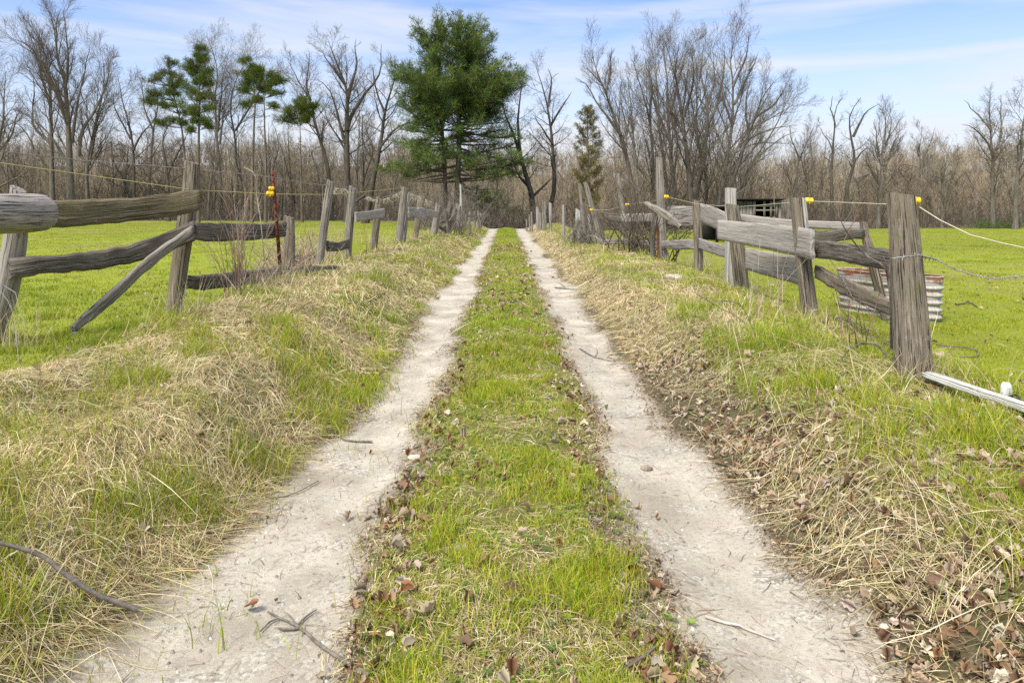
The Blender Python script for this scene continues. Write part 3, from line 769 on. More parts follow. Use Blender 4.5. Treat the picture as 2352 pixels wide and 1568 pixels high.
board('rail', [(1427, 492, 511, 18.7), (1465, 490, 511, 17.6), (1500, 490, 510, 16.4)], 0.04, W_PLANK, fe, 0.003)
board('rail', [(1398, 494, 506, 19.8), (1428, 497, 511, 18.8)], 0.05, W_DARK, fe, 0.006)
board('rail', [(1347, 539, 553, 21.0), (1366, 540, 556, 20.5), (1382, 549, 561, 20.0), (1435, 547, 562, 18.5), (1470, 550, 564, 17.2), (1510, 554, 572, 16.1)], 0.05, W_GREY, fe, 0.006, 'low bowed rail')
for ipx, ipy, iy, sc in ((1530, 452, 15.8, 1.6), (1440, 470, 18.8, 1.4), (1358, 482, 20.3, 1.3)): insulator(ipx, ipy, iy, fe, sc)
for k, (x0, y0, x1, y1, hw, Y, mt, lb) in enumerate([
        (1330, 506, 1316, 545, 5.0, 22, W_DARK, 'dark broken post leaning at the left end of the right fence'),
        (1329, 482, 1330, 540, 6.5, 22.6, W_PALE, 'pale weathered post behind the dark broken one on the right verge'),
        (1352, 492, 1360, 540, 3.0, 22.0, W_LOG, 'thin pale post between the leaning split posts on the right verge')]):
    t = thing('fence_post', lb, 'fence post', tuple(P3(x1, y1, Y)))
    post('weathered_post', [(x0, y0, hw, Y), ((x0 + x1) / 2 - 1, (y0 + y1) / 2, hw * 1.05, Y), (x1, y1 + 4, hw, Y)], mt, t, 0.10, 0.8)
t = thing('gate_stake', 'dark stout stake with a rusty pipe beside the tallest slim post', 'stake', tuple(P3(1500, 578, 15.4)))
post('weathered_stake', [(1505, 495, 6.5, 15.4), (1500, 540, 6, 15.4), (1499, 585, 5.5, 15.4)], W_DARK, t, 0.1, 0.6)
post('pipe', [(1510, 520, 3.0, 15.2), (1511, 560, 2.8, 15.2), (1513, 596, 2.8, 15.2)], M_RUST, t, 0.0, 0.0, sides=10)
far = [(1209, 503, 519, 1.6, 39), (1216, 493, 519, 2.0, 38), (1221, 487, 519, 2.0, 37), (1235, 476, 517, 4.0, 35), (1241, 488, 518, 2.6, 34), (1247, 461, 521, 2.4, 33), (1252, 463, 521, 2.2, 32), (1264, 466, 527, 3.6, 29), (1294, 470, 539, 3.4, 25.5)]
flab = ['tiny post at the far right end of the lane', 'low thin post second from the far right end', 'low thin post third from the far right end', 'broad grey post among the far right row', 'short thin post between the broad grey post and the tall pair', 'tall slim post, left of the tall pair on the far right', 'tall slim post, right of the tall pair on the far right', 'wide upright post nearer than the tall pair on the right verge', 'lone upright post right of the far right row']
for (x0, top, base, hw, Y), lb in zip(far, flab):
    t = thing('fence_post', lb, 'fence post', tuple(P3(x0, base, Y)), 'row of fence posts along the far right of the lane')
    post('weathered_post', [(x0, top, hw, Y), (x0 + 0.5, (top + base) / 2, hw * 1.1, Y), (x0 + 1, base + 4, hw, Y)], W_LOG if hw > 3 else W_GREY, t, 0.06, 0.6, sides=10)

# --- wires and ropes
def wire(name, pts, r, mat, label, cat, twist=False, barbs=0, sag=0.0, n=60):
    q = []
    for i in range(len(pts) - 1):
        a, b = P3(*pts[i]), P3(*pts[i + 1])
        s = np.linspace(0, 1, 14)[:, None]
        seg = a * (1 - s) + b * s; seg[:, 2] -= (4 * s * (1 - s))[:, 0] * sag * np.linalg.norm(b - a) * 0.1
        q.append(seg if i == 0 else seg[1:])
    p = smooth_path(np.concatenate(q), max(n, len(pts) * 24))
    k = np.arange(len(p))
    if twist: p = p + np.stack([np.zeros(len(p)), np.zeros(len(p)), 0.008 * (fbm(k * 0.5, k * 0.0 + 2, len(pts), 3) - .5) * 2], -1)
    polys = []
    if twist:
        for ph in (0, math.pi):
            off = np.stack([np.zeros(len(p)), np.cos(k * 1.4 + ph), np.sin(k * 1.4 + ph)], -1) * r * 0.8
            polys.append((p + off, np.full(len(p), r * 0.7)))
    else: polys.append((p, np.full(len(p), r)))
    for j in range(barbs):
        c = p[int((j + 0.5) * len(p) / barbs)]
        for s in (-1, 1):
            d = np.array([0.3 * s, 0.2, 0.9 * s]); d = d / np.linalg.norm(d) * 0.022
            polys.append((np.array([c - d, c + d]), np.array([r * 0.5, r * 0.4])))
    V, Fq, G = tubes(polys, 5)
    o = mk(name, V, Fq, mat, gco=G, smooth=True)
    tag(o, label, cat)
    return o
wire('electric_rope', [(-60, 366, 5.6), (220, 405, 7.2), (440, 436, 8.35), (626, 446, 9.62), (752, 447, 12.4), (812, 443, 13.9), (930, 431, 18.5)], 0.0042, M_ROPE, 'thin yellow rope running through the yellow insulators along the left fence', 'rope')
wire('barbed_wire', [(-60, 340, 5.6), (180, 368, 7.2), (430, 388, 8.35), (628, 407, 9.65), (700, 420, 11.2), (752, 426, 12.4), (806, 431, 14), (872, 458, 16.2), (930, 434, 18.5), (970, 452, 21), (1006, 472, 24)], 0.0050, M_WIRE, 'grey barbed wire strung above the left fence', 'wire', True, 26, n=260)
wire('electric_rope', [(2103, 470, R1), (2160, 506, 4.6), (2230, 540, 4.2), (2300, 558, 3.9), (2420, 584, 3.5)], 0.0040, M_ROPEW, 'pale rope sagging away to the right from the nearest fat post', 'rope')
wire('electric_rope', [(2100, 470, R1), (2060, 470, R1 + 0.35), (1857, 462, R2 - 0.08), (1700, 475, 10.2), (1640, 472, 12.0), (1598, 468, 14.0), (1532, 452, 15.9), (1500, 462, 16.6), (1440, 470, 18.8), (1400, 482, 19.6), (1358, 482, 20.3)], 0.0036, M_ROPEW, 'taut pale rope linking the yellow insulators of the right fence', 'rope')
wire('barbed_wire', [(2050, 594, R1 - 0.22), (2080, 590, R1 - 0.24), (2112, 587, R1 - 0.15), (2150, 596, 5.0), (2200, 620, 4.8), (2245, 634, 4.7), (2290, 640, 4.6), (2400, 628, 4.4)], 0.0042, M_WIRE, 'loose twisted barbed wire wrapped round the fat post and hanging to the right', 'wire', True, 12, n=240)
wire('barbed_wire', [(1868, 562, 7.2), (1900, 585, 7.0), (1935, 640, 6.6), (1962, 690, 6.2), (2000, 712, 5.9), (2045, 745, 5.5)], 0.003, M_WIRE, 'fine barbed wire trailing down over the dark rails beside the tank', 'wire', True, 14, n=200)
wire('barbed_wire', [(1430, 493, 18.5), (1400, 491, 19.4), (1370, 484, 20.2), (1345, 470, 20.6)], 0.006, M_WIRE, 'slack bundle of wire across the ramshackle right posts', 'wire', True)
wire('fence_wire', [(8, 655, 6.85), (36, 672, 6.8), (42, 700, 6.7), (54, 736, 6.5), (62, 745, 6.4)], 0.003, M_WIRE, 'loose end of wire dangling at the leaning far left post', 'wire', True)
wire('fence_wire', [(-5, 662, 6.85), (18, 690, 6.75), (30, 720, 6.7), (40, 800, 6.3), (44, 850, 6.0)], 0.0025, M_WIRE, 'thin wire hanging straight down from the leaning far left post', 'wire')
# dry grass caught on the wire
def hang(label, a, b, n, L):
    polys = []
    for k in range(n):
        f = random.random(); c = P3(a[0] * (1 - f) + b[0] * f, a[1] * (1 - f) + b[1] * f + 3, a[2] * (1 - f) + b[2] * f)
        q = [c]
        for s in range(3): q.append(q[-1] + np.array([random.uniform(-.07, .07), random.uniform(-.05, .05), -random.uniform(.2, 1) * L / 3]))
        polys.append((np.array(q), np.array([.006, .006, .005, .002])))
    V, Fq, G = tubes(polys, 3)
    tag(mk('hanging_grass', V, Fq, M_STRAW, col=np.tile([0.50, 0.44, 0.33], (len(V), 1))), label, 'dry grass')
hang('tuft of pale dry grass hanging on the wire between the leaning post and its neighbour', (770, 428, 12.8), (796, 431, 13.6), 26, 0.18)
hang('strands of dry grass hanging on the wire left of the split post pair', (876, 458, 16.4), (924, 436, 18.3), 40, 0.22)
hang('strands of dry grass hanging on the wire right of the split post pair', (936, 437, 18.8), (990, 460, 22.5), 60, 0.30)
hang('wisps of dry grass on the wire before the middle low post', (835, 445, 15), (868, 457, 16.1), 20, 0.12)

# --- stock tank: oval corrugated trough
M_RIM = flat_mat('rusty_rim', (0.24, 0.15, 0.10), 0.85, 0.0, c2=(0.40, 0.36, 0.31), sc=9)
def tank():
    xa = (1926 - CX) / F * 9.5; xb = (2164 - CX) / F * 8.1
    A = np.array([xa, 9.5]); B = np.array([xb, 8.1])
    zb = gz((A[0] + B[0]) / 2, 8.8) - 0.02
    t = thing('stock_tank', 'dented corrugated tin stock tank with a rusty rim on the grass behind the fence', 'tank', (float((A[0] + B[0]) / 2), 8.8, zb))
    c = (A + B) / 2; d = (B - A); Lh = np.linalg.norm(d) / 2; d = d / np.linalg.norm(d); nrm = np.array([-d[1], d[0]])
    n = 96; H = 0.57; rows = 50; ww = 0.15
    th = np.linspace(0, 2 * math.pi, n, endpoint=False)
    V = []; G = []
    for rr in list(range(rows + 1)):
        z = rr / rows * H
        cor = 0.017 * math.cos(rr / rows * 2 * math.pi * 6.5) * (1 if 1 < rr < rows - 4 else 0.2)
        tap = 0.94 + 0.06 * rr / rows
        ex = np.sign(np.cos(th)) * np.abs(np.cos(th)) ** 0.75; ey = np.sign(np.sin(th)) * np.abs(np.sin(th)) ** 0.75
        dent = (fbm(th * 1.5 + 2, np.full(n, z * 3), 7, 2) - 0.5) * 0.09 * np.minimum(1, np.minimum(th, 2 * math.pi - th) * 2)
        a = (Lh * tap + cor) * ex; b = (ww * tap + cor + dent) * ey
        V.append(np.stack([c[0] + d[0] * a + nrm[0] * b, c[1] + d[1] * a + nrm[1] * b, np.full(n, zb + z) + 0.015 * np.sin(th + 1) * rr / rows], -1))
        G.append(np.stack([th * 0.8, b, np.full(n, z)], -1))
    # inner wall, a little inside
    for rr in range(rows, -1, -5):
        z = rr / rows * H * 0.985; q = V[rr].copy(); q[:, :2] = c + (q[:, :2] - c) * 0.975; q[:, 2] = zb + z + 0.015 * np.sin(th + 1) * rr / rows
        V.append(q); G.append(np.stack([th * 0.8, th * 0, np.full(n, z * 0.9 + 0.06)], -1))
    R = len(V); V = np.concatenate(V); G = np.concatenate(G)
    i = np.arange(R - 1)[:, None]; j = np.arange(n)[None]; j2 = (j + 1) % n
    Fq = np.stack([i * n + j, i * n + j2, (i + 1) * n + j2, (i + 1) * n + j], -1).reshape(-1, 4)
    mk('tank_wall', V, Fq, M_TIN, t, gco=G, smooth=True)
    ring = V[rows * n:(rows + 1) * n]; ring = np.concatenate([ring, ring[:2]])
    Vt, Ft, Gt = tubes([(ring, np.full(len(ring), 0.009))], 8)
    mk('rim', Vt, Ft, M_RIM, t, gco=Gt, smooth=True)
    q = V[5 * n:6 * n]; m = n // 2
    Vb = np.concatenate([q]); 
    Fb = [[k, k + 1, n - k - 2, n - k - 1] for k in range(0, m - 1)]
    mk('tank_floor', Vb, Fb, M_RUST, t, gco=np.zeros((n, 3)))
tank()

# --- shed in the far right field
def shed():
    Y = 34.0
    x0, x1, xr = P(1640, 0, Y).x, P(1692, 0, Y).x, P(1790, 0, Y).x
    zt, zs, zb = P(0, 460, Y).z, P(0, 472, Y).z, gz(x1 + 1, Y) - 0.1
    t = thing('animal_shed', 'low tin roofed animal shed with dark openings seen over the corner fence', 'shed', ((x1 + xr) / 2, Y, zb))
    def box(a, b):
        (ax, ay, az), (bx, by, bz) = a, b
        V = [[x, y, z] for z in (az, bz) for x, y in ((ax, ay), (bx, ay), (bx, by), (ax, by))]
        return V, [[0, 1, 5, 4], [1, 2, 6, 5], [2, 3, 7, 6], [3, 0, 4, 7], [0, 3, 2, 1], [4, 5, 6, 7]]
    # front wall of upright boards with openings
    m = Mix(); w = 0.16; x = x1
    op0, op1 = P(1732, 0, Y).x, P(1783, 0, Y).x
    while x < xr:
        inside = op0 < x < op1
        z0 = zb
        zz0, zz1 = (zb, P(0, 498, Y).z) if inside else (zb, zt - 0.05)
        V, Fq = box((x, Y - 0.03, zz0), (x + w - 0.02, Y + 0.01 * random.random(), zz1))
        V = np.array(V); m.add(V, Fq, np.stack([V[:, 2], V[:, 0] + random.random() * 5, V[:, 1]], -1)); x += w
    m.build('board_wall', W_GREY, t, smooth=False)
    m = Mix()
    for z in (P(0, 483, Y).z, P(0, 473, Y).z):
        V, Fq = box((op0, Y - 0.06, z - 0.04), (op1, Y, z + 0.04)); m.add(V, Fq)
    for f in (0.0, 0.45, 0.75, 1.0):
        xx = op0 * (1 - f) + op1 * f; V, Fq = box((xx - 0.05, Y - 0.065, P(0, 498, Y).z), (xx + 0.05, Y - 0.005, zt - 0.05)); m.add(V, Fq)
    m.build('window_frame', W_GREY, t, smooth=False)
    m = Mix()
    V, Fq = box((x1 - 0.02, Y + 2.6, zb), (xr, Y + 2.7, zt - .2)); m.add(V, Fq)
    V, Fq = box((xr - 0.05, Y, zb), (xr, Y + 2.7, zt - .15)); m.add(V, Fq)
    V, Fq = box((x1, Y + 0.02, zb), (x1 + 0.05, Y + 2.7, zt - .15)); m.add(V, Fq)
    m.build('dark_wall', M_DARKIN, t, smooth=False)
    # corrugated mono-pitch roof
    n = 60; xs = np.linspace(x1 - 0.2, xr + 0.15, n); V = []
    for k, xx in enumerate(xs):
        for yy, z in ((Y - 0.35, zt + 0.06), (Y + 2.9, zt - 0.25)):
            V.append([xx, yy, z + 0.03 * (k % 2)])
    V = np.array(V); V2 = V - [0, 0, 0.04]
    Fq = [[2 * k, 2 * k + 2, 2 * k + 3, 2 * k + 1] for k in range(n - 1)]
    F2 = [[2 * k + 1 + 2 * n, 2 * k + 3 + 2 * n, 2 * k + 2 + 2 * n, 2 * k + 2 * n] for k in range(n - 1)]
    F3 = [[2 * k, 2 * k + 2 * n, 2 * k + 2 + 2 * n, 2 * k + 2] for k in range(n - 1)]
    mk('roof', np.concatenate([V, V2]), Fq + F2 + F3, M_DARKIN, t)
    # low lean-to at its left, open front
    zl = P(0, 470, Y).z
    V = np.array([[x0, Y - .3, zl - .12], [x1, Y - .3, zt - .05], [x1, Y + 2.6, zt - .15], [x0, Y + 2.6, zl - .2]]); V2 = V - [0, 0, .08]
    mk('lean_to_roof', np.concatenate([V, V2]), [[0, 1, 2, 3], [7, 6, 5, 4], [0, 4, 5, 1], [1, 5, 6, 2], [2, 6, 7, 3], [3, 7, 4, 0]], M_DARKIN, t)
    m = Mix()
    for xx in (x0 + .1, (x0 + x1) / 2, x1 - .1):
        V, Fq = box((xx - .06, Y - .2, zb), (xx + .06, Y - .1, zl - .1)); m.add(V, Fq)
    V, Fq = box((x0, Y + 2.4, zb), (x1, Y + 2.5, zl - .2)); m.add(V, Fq)
    V, Fq = box((x0, Y - .2, zl - .2), (x1, Y - .1, zl - .1)); m.add(V, Fq)
    V, Fq = box((x0, Y - .2, zl - .2), (x0 + .08, Y + 2.5, zl - .12)); m.add(V, Fq)
    m.build('lean_to_frame', M_DARKIN, t, smooth=False)
    t2 = thing('board_screen', 'dark grey board fence panel standing right of the shed', 'fence', (P(1800, 0, Y).x, Y - 1, zb))
    m = Mix()
    for k in range(9):
        xx = P(1788 + k * 3.2, 0, Y).x; V, Fq = box((xx, Y - 1, zb), (xx + .065, Y - .95, P(0, 456 + random.uniform(-2, 4), Y).z)); V = np.array(V)
        m.add(V, Fq, np.stack([V[:, 2], V[:, 0] + k, V[:, 1]], -1))
    m.build('upright_boards', W_DARK, t2, smooth=False)
    m = Mix(); V, Fq = box((P(1788, 0, Y).x, Y - .93, P(0, 470, Y).z), (P(1816, 0, Y).x, Y - .88, P(0, 466, Y).z)); m.add(V, Fq); m.build('cross_rail', W_DARK, t2, smooth=False)
shed()

# --- white board and fitting on the grass, bottom right
def ground_board(name, label, cat, a, b, wpx, mat, thick, lift=0.0):
    Ya, Yb = hit(a[0], a[1], 0.07), hit(b[0], b[1], 0.07)
    o = board(name, [(a[0], a[1] - wpx, a[1], Ya), ((a[0] + b[0]) / 2, (a[1] + b[1]) / 2 - wpx * 1.1, (a[1] + b[1]) / 2 + 1, (Ya + Yb) / 2), (b[0], b[1] - wpx * 1.2, b[1], Yb)], thick, mat, None, 0.003)
    tag(o, label, cat); return o
wb = ground_board('white_board', 'long white painted board lying on the grass beside the fat corner post', 'board', (2132, 868), (2480, 985), 15, W_WHITE, 0.10)
def fitting():
    px, py = 2311, 908; Y = hit(2311, 925) - 0.02
    c = P3(px, py, Y); w = 12 / F * Y; h = 30 / F * Y
    m = Mix(); n = 16; prof = [(0, 1.0, .55), (0.15, 1.0, .6), (0.6, 0.95, .6), (0.85, 0.8, .55), (1.0, 0.5, .4), (1.02, 0.2, .15)]
    th = np.arange(n) * 2 * math.pi / n; V = []
    for z, a, b in prof:
        sx = np.sign(np.cos(th)) * np.abs(np.cos(th)) ** .6; sy = np.sign(np.sin(th)) * np.abs(np.sin(th)) ** .6
        V.append(np.stack([c[0] + w * a * sx, c[1] + w * b * sy, c[2] + h * z + 0 * th], -1))
    R = len(V); V = np.concatenate(V)
    i = np.arange(R - 1)[:, None]; j = np.arange(n)[None]; j2 = (j + 1) % n
    m.add(V, np.stack([i * n + j, i * n + j2, (i + 1) * n + j2, (i + 1) * n + j], -1).reshape(-1, 4))
    t = thing('plastic_fitting', 'small white plastic fitting standing upright on the white board', 'fitting', tuple(c))
    m.build('casing', M_WHITE, t)
    V, Fq, G = tubes([(np.array([[c[0] + w * .1, c[1] - w * .64, c[2] + h * .55], [c[0] + w * .1, c[1] - w * .5, c[2] + h * .55]]), np.array([w * .22, w * .22]))], 12)
    mk('hole', V, Fq, M_HOSE, t)
fitting()
def tube_thing(name, label, cat, polys, mat, sides=7, group=None, parent=None, col=None):
    V, Fq, G = tubes(polys, sides)
    o = mk(name, V, Fq, mat, parent, gco=G, smooth=True, col=col)
    if parent is None: tag(o, label, cat, group)
    return o
def gpath(pts, r, lift=0.01, n=24):
    q = []
    for p in pts:
        Y = hit(p[0], p[1]); v = P3(p[0], p[1], Y); v[2] = gz(v[0], v[1]) + lift + (p[2] if len(p) > 2 else 0); q.append(v)
    q = smooth_path(q, n)
    if isinstance(r, (int, float)): r = (r, r * 0.6)
    k = np.arange(n)
    return (q, np.linspace(r[0], r[1], n) * (0.9 + 0.3 * fbm(k * 0.7, k * 0.0, r[0] * 999, 2)))
tube_thing('rubber_hose', 'short black rubber hose curling out of the grass at the right edge', 'hose', [gpath([(2300, 940, .0), (2318, 934, .04), (2335, 933, .05), (2350, 948, .02), (2370, 975, .0)], (0.006, 0.006), 0.02)], M_HOSE)
tube_thing('fallen_branch', 'long bent grey stick lying on the straw at the bottom left edge', 'branch', [gpath([(-40, 1342, .14), (90, 1372, .13), (150, 1402, .11), (215, 1425, .08), (285, 1432, .05), (318, 1430, .03)], (0.006, 0.0095), 0.014, 40)], M_STICK, 9)
tube_thing('fallen_branch', 'forked dark twig at the bottom edge between left track and grass strip', 'branch', [gpath([(850, 1560), (790, 1525), (730, 1485), (690, 1450), (640, 1425), (615, 1412)], (0.0075, 0.003), 0.012, 34), gpath([(680, 1445), (705, 1420), (728, 1405)], (0.005, 0.002)), gpath([(640, 1425), (620, 1435), (598, 1455)], (0.004, 0.002)), gpath([(690, 1448), (655, 1452), (640, 1450)], (0.005, 0.003)), gpath([(700, 1460), (680, 1440), (660, 1415)], (0.004, 0.002))], M_STICK, 8)
tube_thing('fallen_branch', 'thin pale peeled stick on the bottom of the right track', 'branch', [gpath([(1620, 1420), (1665, 1435), (1700, 1442), (1710, 1448), (1780, 1475)], (0.006, 0.002), 0.008)], flat_mat("peeled_stick", (0.5, 0.46, 0.40), 0.8, c2=(0.3, 0.26, 0.2)), 7)
tube_thing('fallen_branch', 'dark twig on the left track about halfway up the photo', 'branch', [gpath([(775, 1003), (800, 1015), (855, 1018)], (0.003, 0.007), 0.008)], M_STICK)
tube_thing('fallen_branch', 'slim dark twig slanting across the left track edge', 'branch', [gpath([(610, 1150), (670, 1140), (732, 1108)], (0.004, 0.002), 0.01)], M_STICK)
tube_thing('fallen_branch', 'thin branched twig crossing the upper right track', 'branch', [gpath([(1275, 662), (1310, 666), (1345, 668)], (0.012, 0.005), 0.015), gpath([(1300, 665), (1290, 655), (1278, 650)], (0.006, 0.003), 0.015)], M_STICK)
tube_thing('fallen_branch', 'dark forked twig at the inner edge of the right track', 'branch', [gpath([(1332, 803), (1365, 822), (1405, 832)], (0.007, 0.003), 0.012), gpath([(1366, 822), (1372, 812), (1370, 803)], (0.004, 0.002), 0.012)], M_STICK)
tube_thing('fallen_branch', 'straight grey stick lying in the bottom of the grass strip', 'branch', [gpath([(1440, 1545), (1480, 1520), (1505, 1498)], (0.006, 0.004), 0.02)], M_STICK)
tube_thing('fallen_branch', 'peeled bleached stick lying in the pasture right of the fat post', 'branch', [gpath([(2150, 797), (2235, 806), (2245, 822), (2205, 826)], (0.006, 0.004), 0.02)], M_STICK)
tube_thing('fallen_branch', 'dark broken stick in the pasture right of the tin tank', 'branch', [gpath([(2195, 702), (2230, 699), (2245, 708)], (0.013, 0.006), 0.02)], M_STICK)
tube_thing('fallen_branch', 'split grey stick on the grass left of the tank', 'branch', [gpath([(1882, 728), (1915, 735), (1948, 740)], (0.016, 0.018), 0.02)], M_STICK)
# --- flat pale stone by the right verge
def slab(label, px, py, wpx, depth, h=0.05):
    Y = hit(px, py); c = P3(px, py, Y); w = wpx / F * Y / 2; n = 26
    th = np.arange(n) * 2 * math.pi / n; rr = 1 + 0.35 * (fbm(th * 1.3, th * 0 + px, 3, 2) - .5)
    z0 = gz(c[0], c[1])
    rings = []
    for s, z in ((1.0, z0 - .1), (1.0, z0 + h * .6), (.94, z0 + h), (.45, z0 + h * 1.05), (.02, z0 + h * 1.05)):
        rings.append(np.stack([c[0] + w * s * rr * np.cos(th), c[1] + depth * s * rr * np.sin(th), z + 0.01 * fbm(th * 2, th * 0, 8, 2)], -1))
    V = np.concatenate(rings); i = np.arange(4)[:, None]; j = np.arange(n)[None]; j2 = (j + 1) % n
    Fq = np.stack([i * n + j, i * n + j2, (i + 1) * n + j2, (i + 1) * n + j], -1).reshape(-1, 4)
    o = mk('flat_stone', V, Fq, M_STONE, smooth=True); tag(o, label, 'stone')
M_STONE = flat_mat("pale_stone", (0.48, 0.44, 0.37), 0.9, c2=(0.36, 0.32, 0.26), sc=14)
slab('pale flat stone in the straw left of the brown leaning post', 1563, 641, 68, 0.32)
def stone(label, px, py, wpx, asp=0.6, mat=None):
    import bmesh
    Y = hit(px, py); c = P3(px, py, Y); w = wpx / F * Y / 2
    bm = bmesh.new(); bmesh.ops.create_icosphere(bm, subdivisions=2, radius=1)
    for v in bm.verts:
        k = 0.8 + 0.5 * float(fbm(np.array([v.co.x * 1.5 + px]), np.array([v.co.y * 1.5 + v.co.z]), 3, 2)[0])
        v.co = Vector((v.co.x * w * k, v.co.y * w * k * .8, v.co.z * w * asp * k))
    me = bpy.data.meshes.new('stone'); bm.to_mesh(me); bm.free(); me.materials.append(mat or M_STONE)
    o = bpy.data.objects.new('stone', me); COL.objects.link(o); o.location = (c[0], c[1], gz(c[0], c[1]) + w * asp * .4)
    tag(o, label, 'stone')
stone('whitish stone on the left track edge beside the grass strip', 955, 1053, 34, .35)
stone('brown stone lying on the inner side of the right track', 1484, 1078, 28, .5, flat_mat("brown_stone", (0.30, 0.24, 0.18), .9, c2=(.16, .12, .09), sc=30))
stone('white stone on the gravel at the lower right', 2036, 1446, 30, .5)
for k, (x0, y0, x1, y1, hw, Y, lb) in enumerate([
        (1023, 482, 1029, 520, 4, 25.5, 'small grey post just right of the knobbly post on the left verge'),
        (1067, 490, 1063, 510, 3.2, 31, 'little dark post right of the thin tall stake')]):
    t = thing('fence_post', lb, 'fence post', tuple(P3(x1, y1, Y)))
    post('weathered_post', [(x0, y0, hw, Y), (x1, y1 + 5, hw, Y)], W_DARK, t, 0.10, 0.8, sides=12)

# ------------------------------------------------------------------ grass, straw, leaves
def sample(n, y0, y1, pw=0.5, half=0.80, pad=1.2):
    r = rng.random(n)
    a, b = y0 ** pw, y1 ** pw
    y = (a + r * (b - a)) ** (1 / pw)
    x = (rng.random(n) * 2 - 1) * (half * y + pad)
    # thin out evenly along the row so that density depends on distance only
    keep = rng.random(n) < (half * y + pad) / (half * y1 + pad) * (y1 / y) ** 0.999 if False else np.ones(n, bool)
    return x[keep], y[keep]
def colvar(n, cols, p):
    cols = np.array(cols); k = rng.choice(len(cols), n, p=p)
    c = cols[k] * (0.75 + 0.5 * rng.random((n, 1)))
    return c * (1 + (rng.random((n, 3)) - 0.5) * 0.12)
def blades(x, y, length, width, bend, head, cols, K=3, z0=None):
    n = len(x)
    z0 = ground_z(x, y) - 0.004 if z0 is None else z0
    d = np.stack([np.cos(head), np.sin(head)], -1)
    side = rng.random(n) * math.pi * 2
    sx, sy = np.cos(side), np.sin(side)
    V = np.zeros((n, K + 1, 2, 3), np.float32)
    for k in range(K + 1):
        t = k / K
        fw = length * bend * t ** 1.7; up = length * t * np.sqrt(np.clip(1 - (bend * t ** 0.8) ** 2, 0.05, 1))
        w = width * (1 - t ** 1.6) * 0.5 + 0.00025
        px = x + d[:, 0] * fw; py = y + d[:, 1] * fw; pz = z0 + up
        V[:, k, 0] = np.stack([px - sx * w, py - sy * w, pz], -1); V[:, k, 1] = np.stack([px + sx * w, py + sy * w, pz], -1)
    base = np.arange(n)[:, None] * (K + 1) * 2 + (np.arange(K) * 2)[None]
    Fq = np.stack([base, base + 1, base + 3, base + 2], -1).reshape(-1, 4)
    C = np.repeat(cols, (K + 1) * 2, axis=0)
    return V.reshape(-1, 3), Fq, C
def grass_layer(name, label, n, y0, y1, sel, cols, p, hs=1.0, wbase=0.0030, K=3, pw=0.5, half=0.80, yellow=True):
    x, y = sample(n, y0, y1, pw, half)
    g, s, l, h, field, bank, centre, tm = zones(x, y)
    dens = sel(x, y, g, s, l, field, bank, centre, tm)
    clump = 0.45 + 0.8 * ss(0.40, 0.62, fbm(x * 7, y * 7, 81, 2))
    keep = rng.random(n) < dens * np.where(y < 14, clump, 0.9)
    x, y, h, f, cen = x[keep], y[keep], h[keep], field[keep], centre[keep]; m = len(x)
    tall = 0.6 + 0.9 * ss(0.45, 0.7, fbm(x * 3.1, y * 3.1, 91, 2))
    L = h * tall * (0.55 + 0.9 * rng.random(m)) * hs
    W = wbase * (0.6 + 0.8 * rng.random(m)) * np.maximum(1, (y / 3.5)) ** 0.72
    L = L * np.maximum(1, y / 14) ** 0.18
    c = colvar(m, cols, p)
    br = fbm(x * 0.8, y * 0.6, 101, 3)[:, None]
    c = c * (0.80 + 0.42 * br)
    if 'pasture' in name:
        c = c * (0.62 + 0.76 * fbm(x * 1.4, y * 0.9, 103, 4))[:, None]
    if yellow:
        fy = ss(0.42, 0.62, fbm(x * 0.5, y * 0.35, 111, 2))[:, None] * 0.55
        c = c * (1 - fy) + c * np.array([1.28, 1.06, 0.9]) * fy
    V, Fq, C = blades(x, y, L, W, 0.15 + 0.65 * rng.random(m), rng.random(m) * 6.283, c, K)
    o = mk(name, V, Fq, M_GRASS, col=C); tag(o, label, 'grass', kind='stuff')
    return m
GR = [(0.22, 0.31, 0.014), (0.31, 0.38, 0.020), (0.12, 0.23, 0.016), (0.42, 0.38, 0.08)]
tot = 0
tot += grass_layer('strip_grass', 'green and yellow tufts of grass on the strip between the wheel tracks', 1500000, 1.9, 42,
            lambda x, y, g, s, l, f, b, c, tm: np.clip(g * c, 0, 1) * 0.95, GR, [.36, .34, .12, .18], 0.62, 0.0028, 3, 0.30, 0.45)
tot += grass_layer('verge_grass', 'green grass shoots growing through the straw on both verges', 1200000, 1.9, 42,
            lambda x, y, g, s, l, f, b, c, tm: np.clip(g * b, 0, 1) * 0.9, GR, [.34, .30, .16, .20], 0.95, 0.0030, 3, 0.35, 0.72)
tot += grass_layer('pasture_grass', 'short bright green pasture grass behind the fences', 1100000, 3.4, 80,
            lambda x, y, g, s, l, f, b, c, tm: f * ss(80, 60, y) * 0.9, [(0.23, 0.295, 0.012), (0.29, 0.34, 0.018), (0.15, 0.24, 0.014), (0.37, 0.34, 0.06)], [.38, .38, .14, .10], 0.55, 0.0034, 2, 0.30, 0.80)

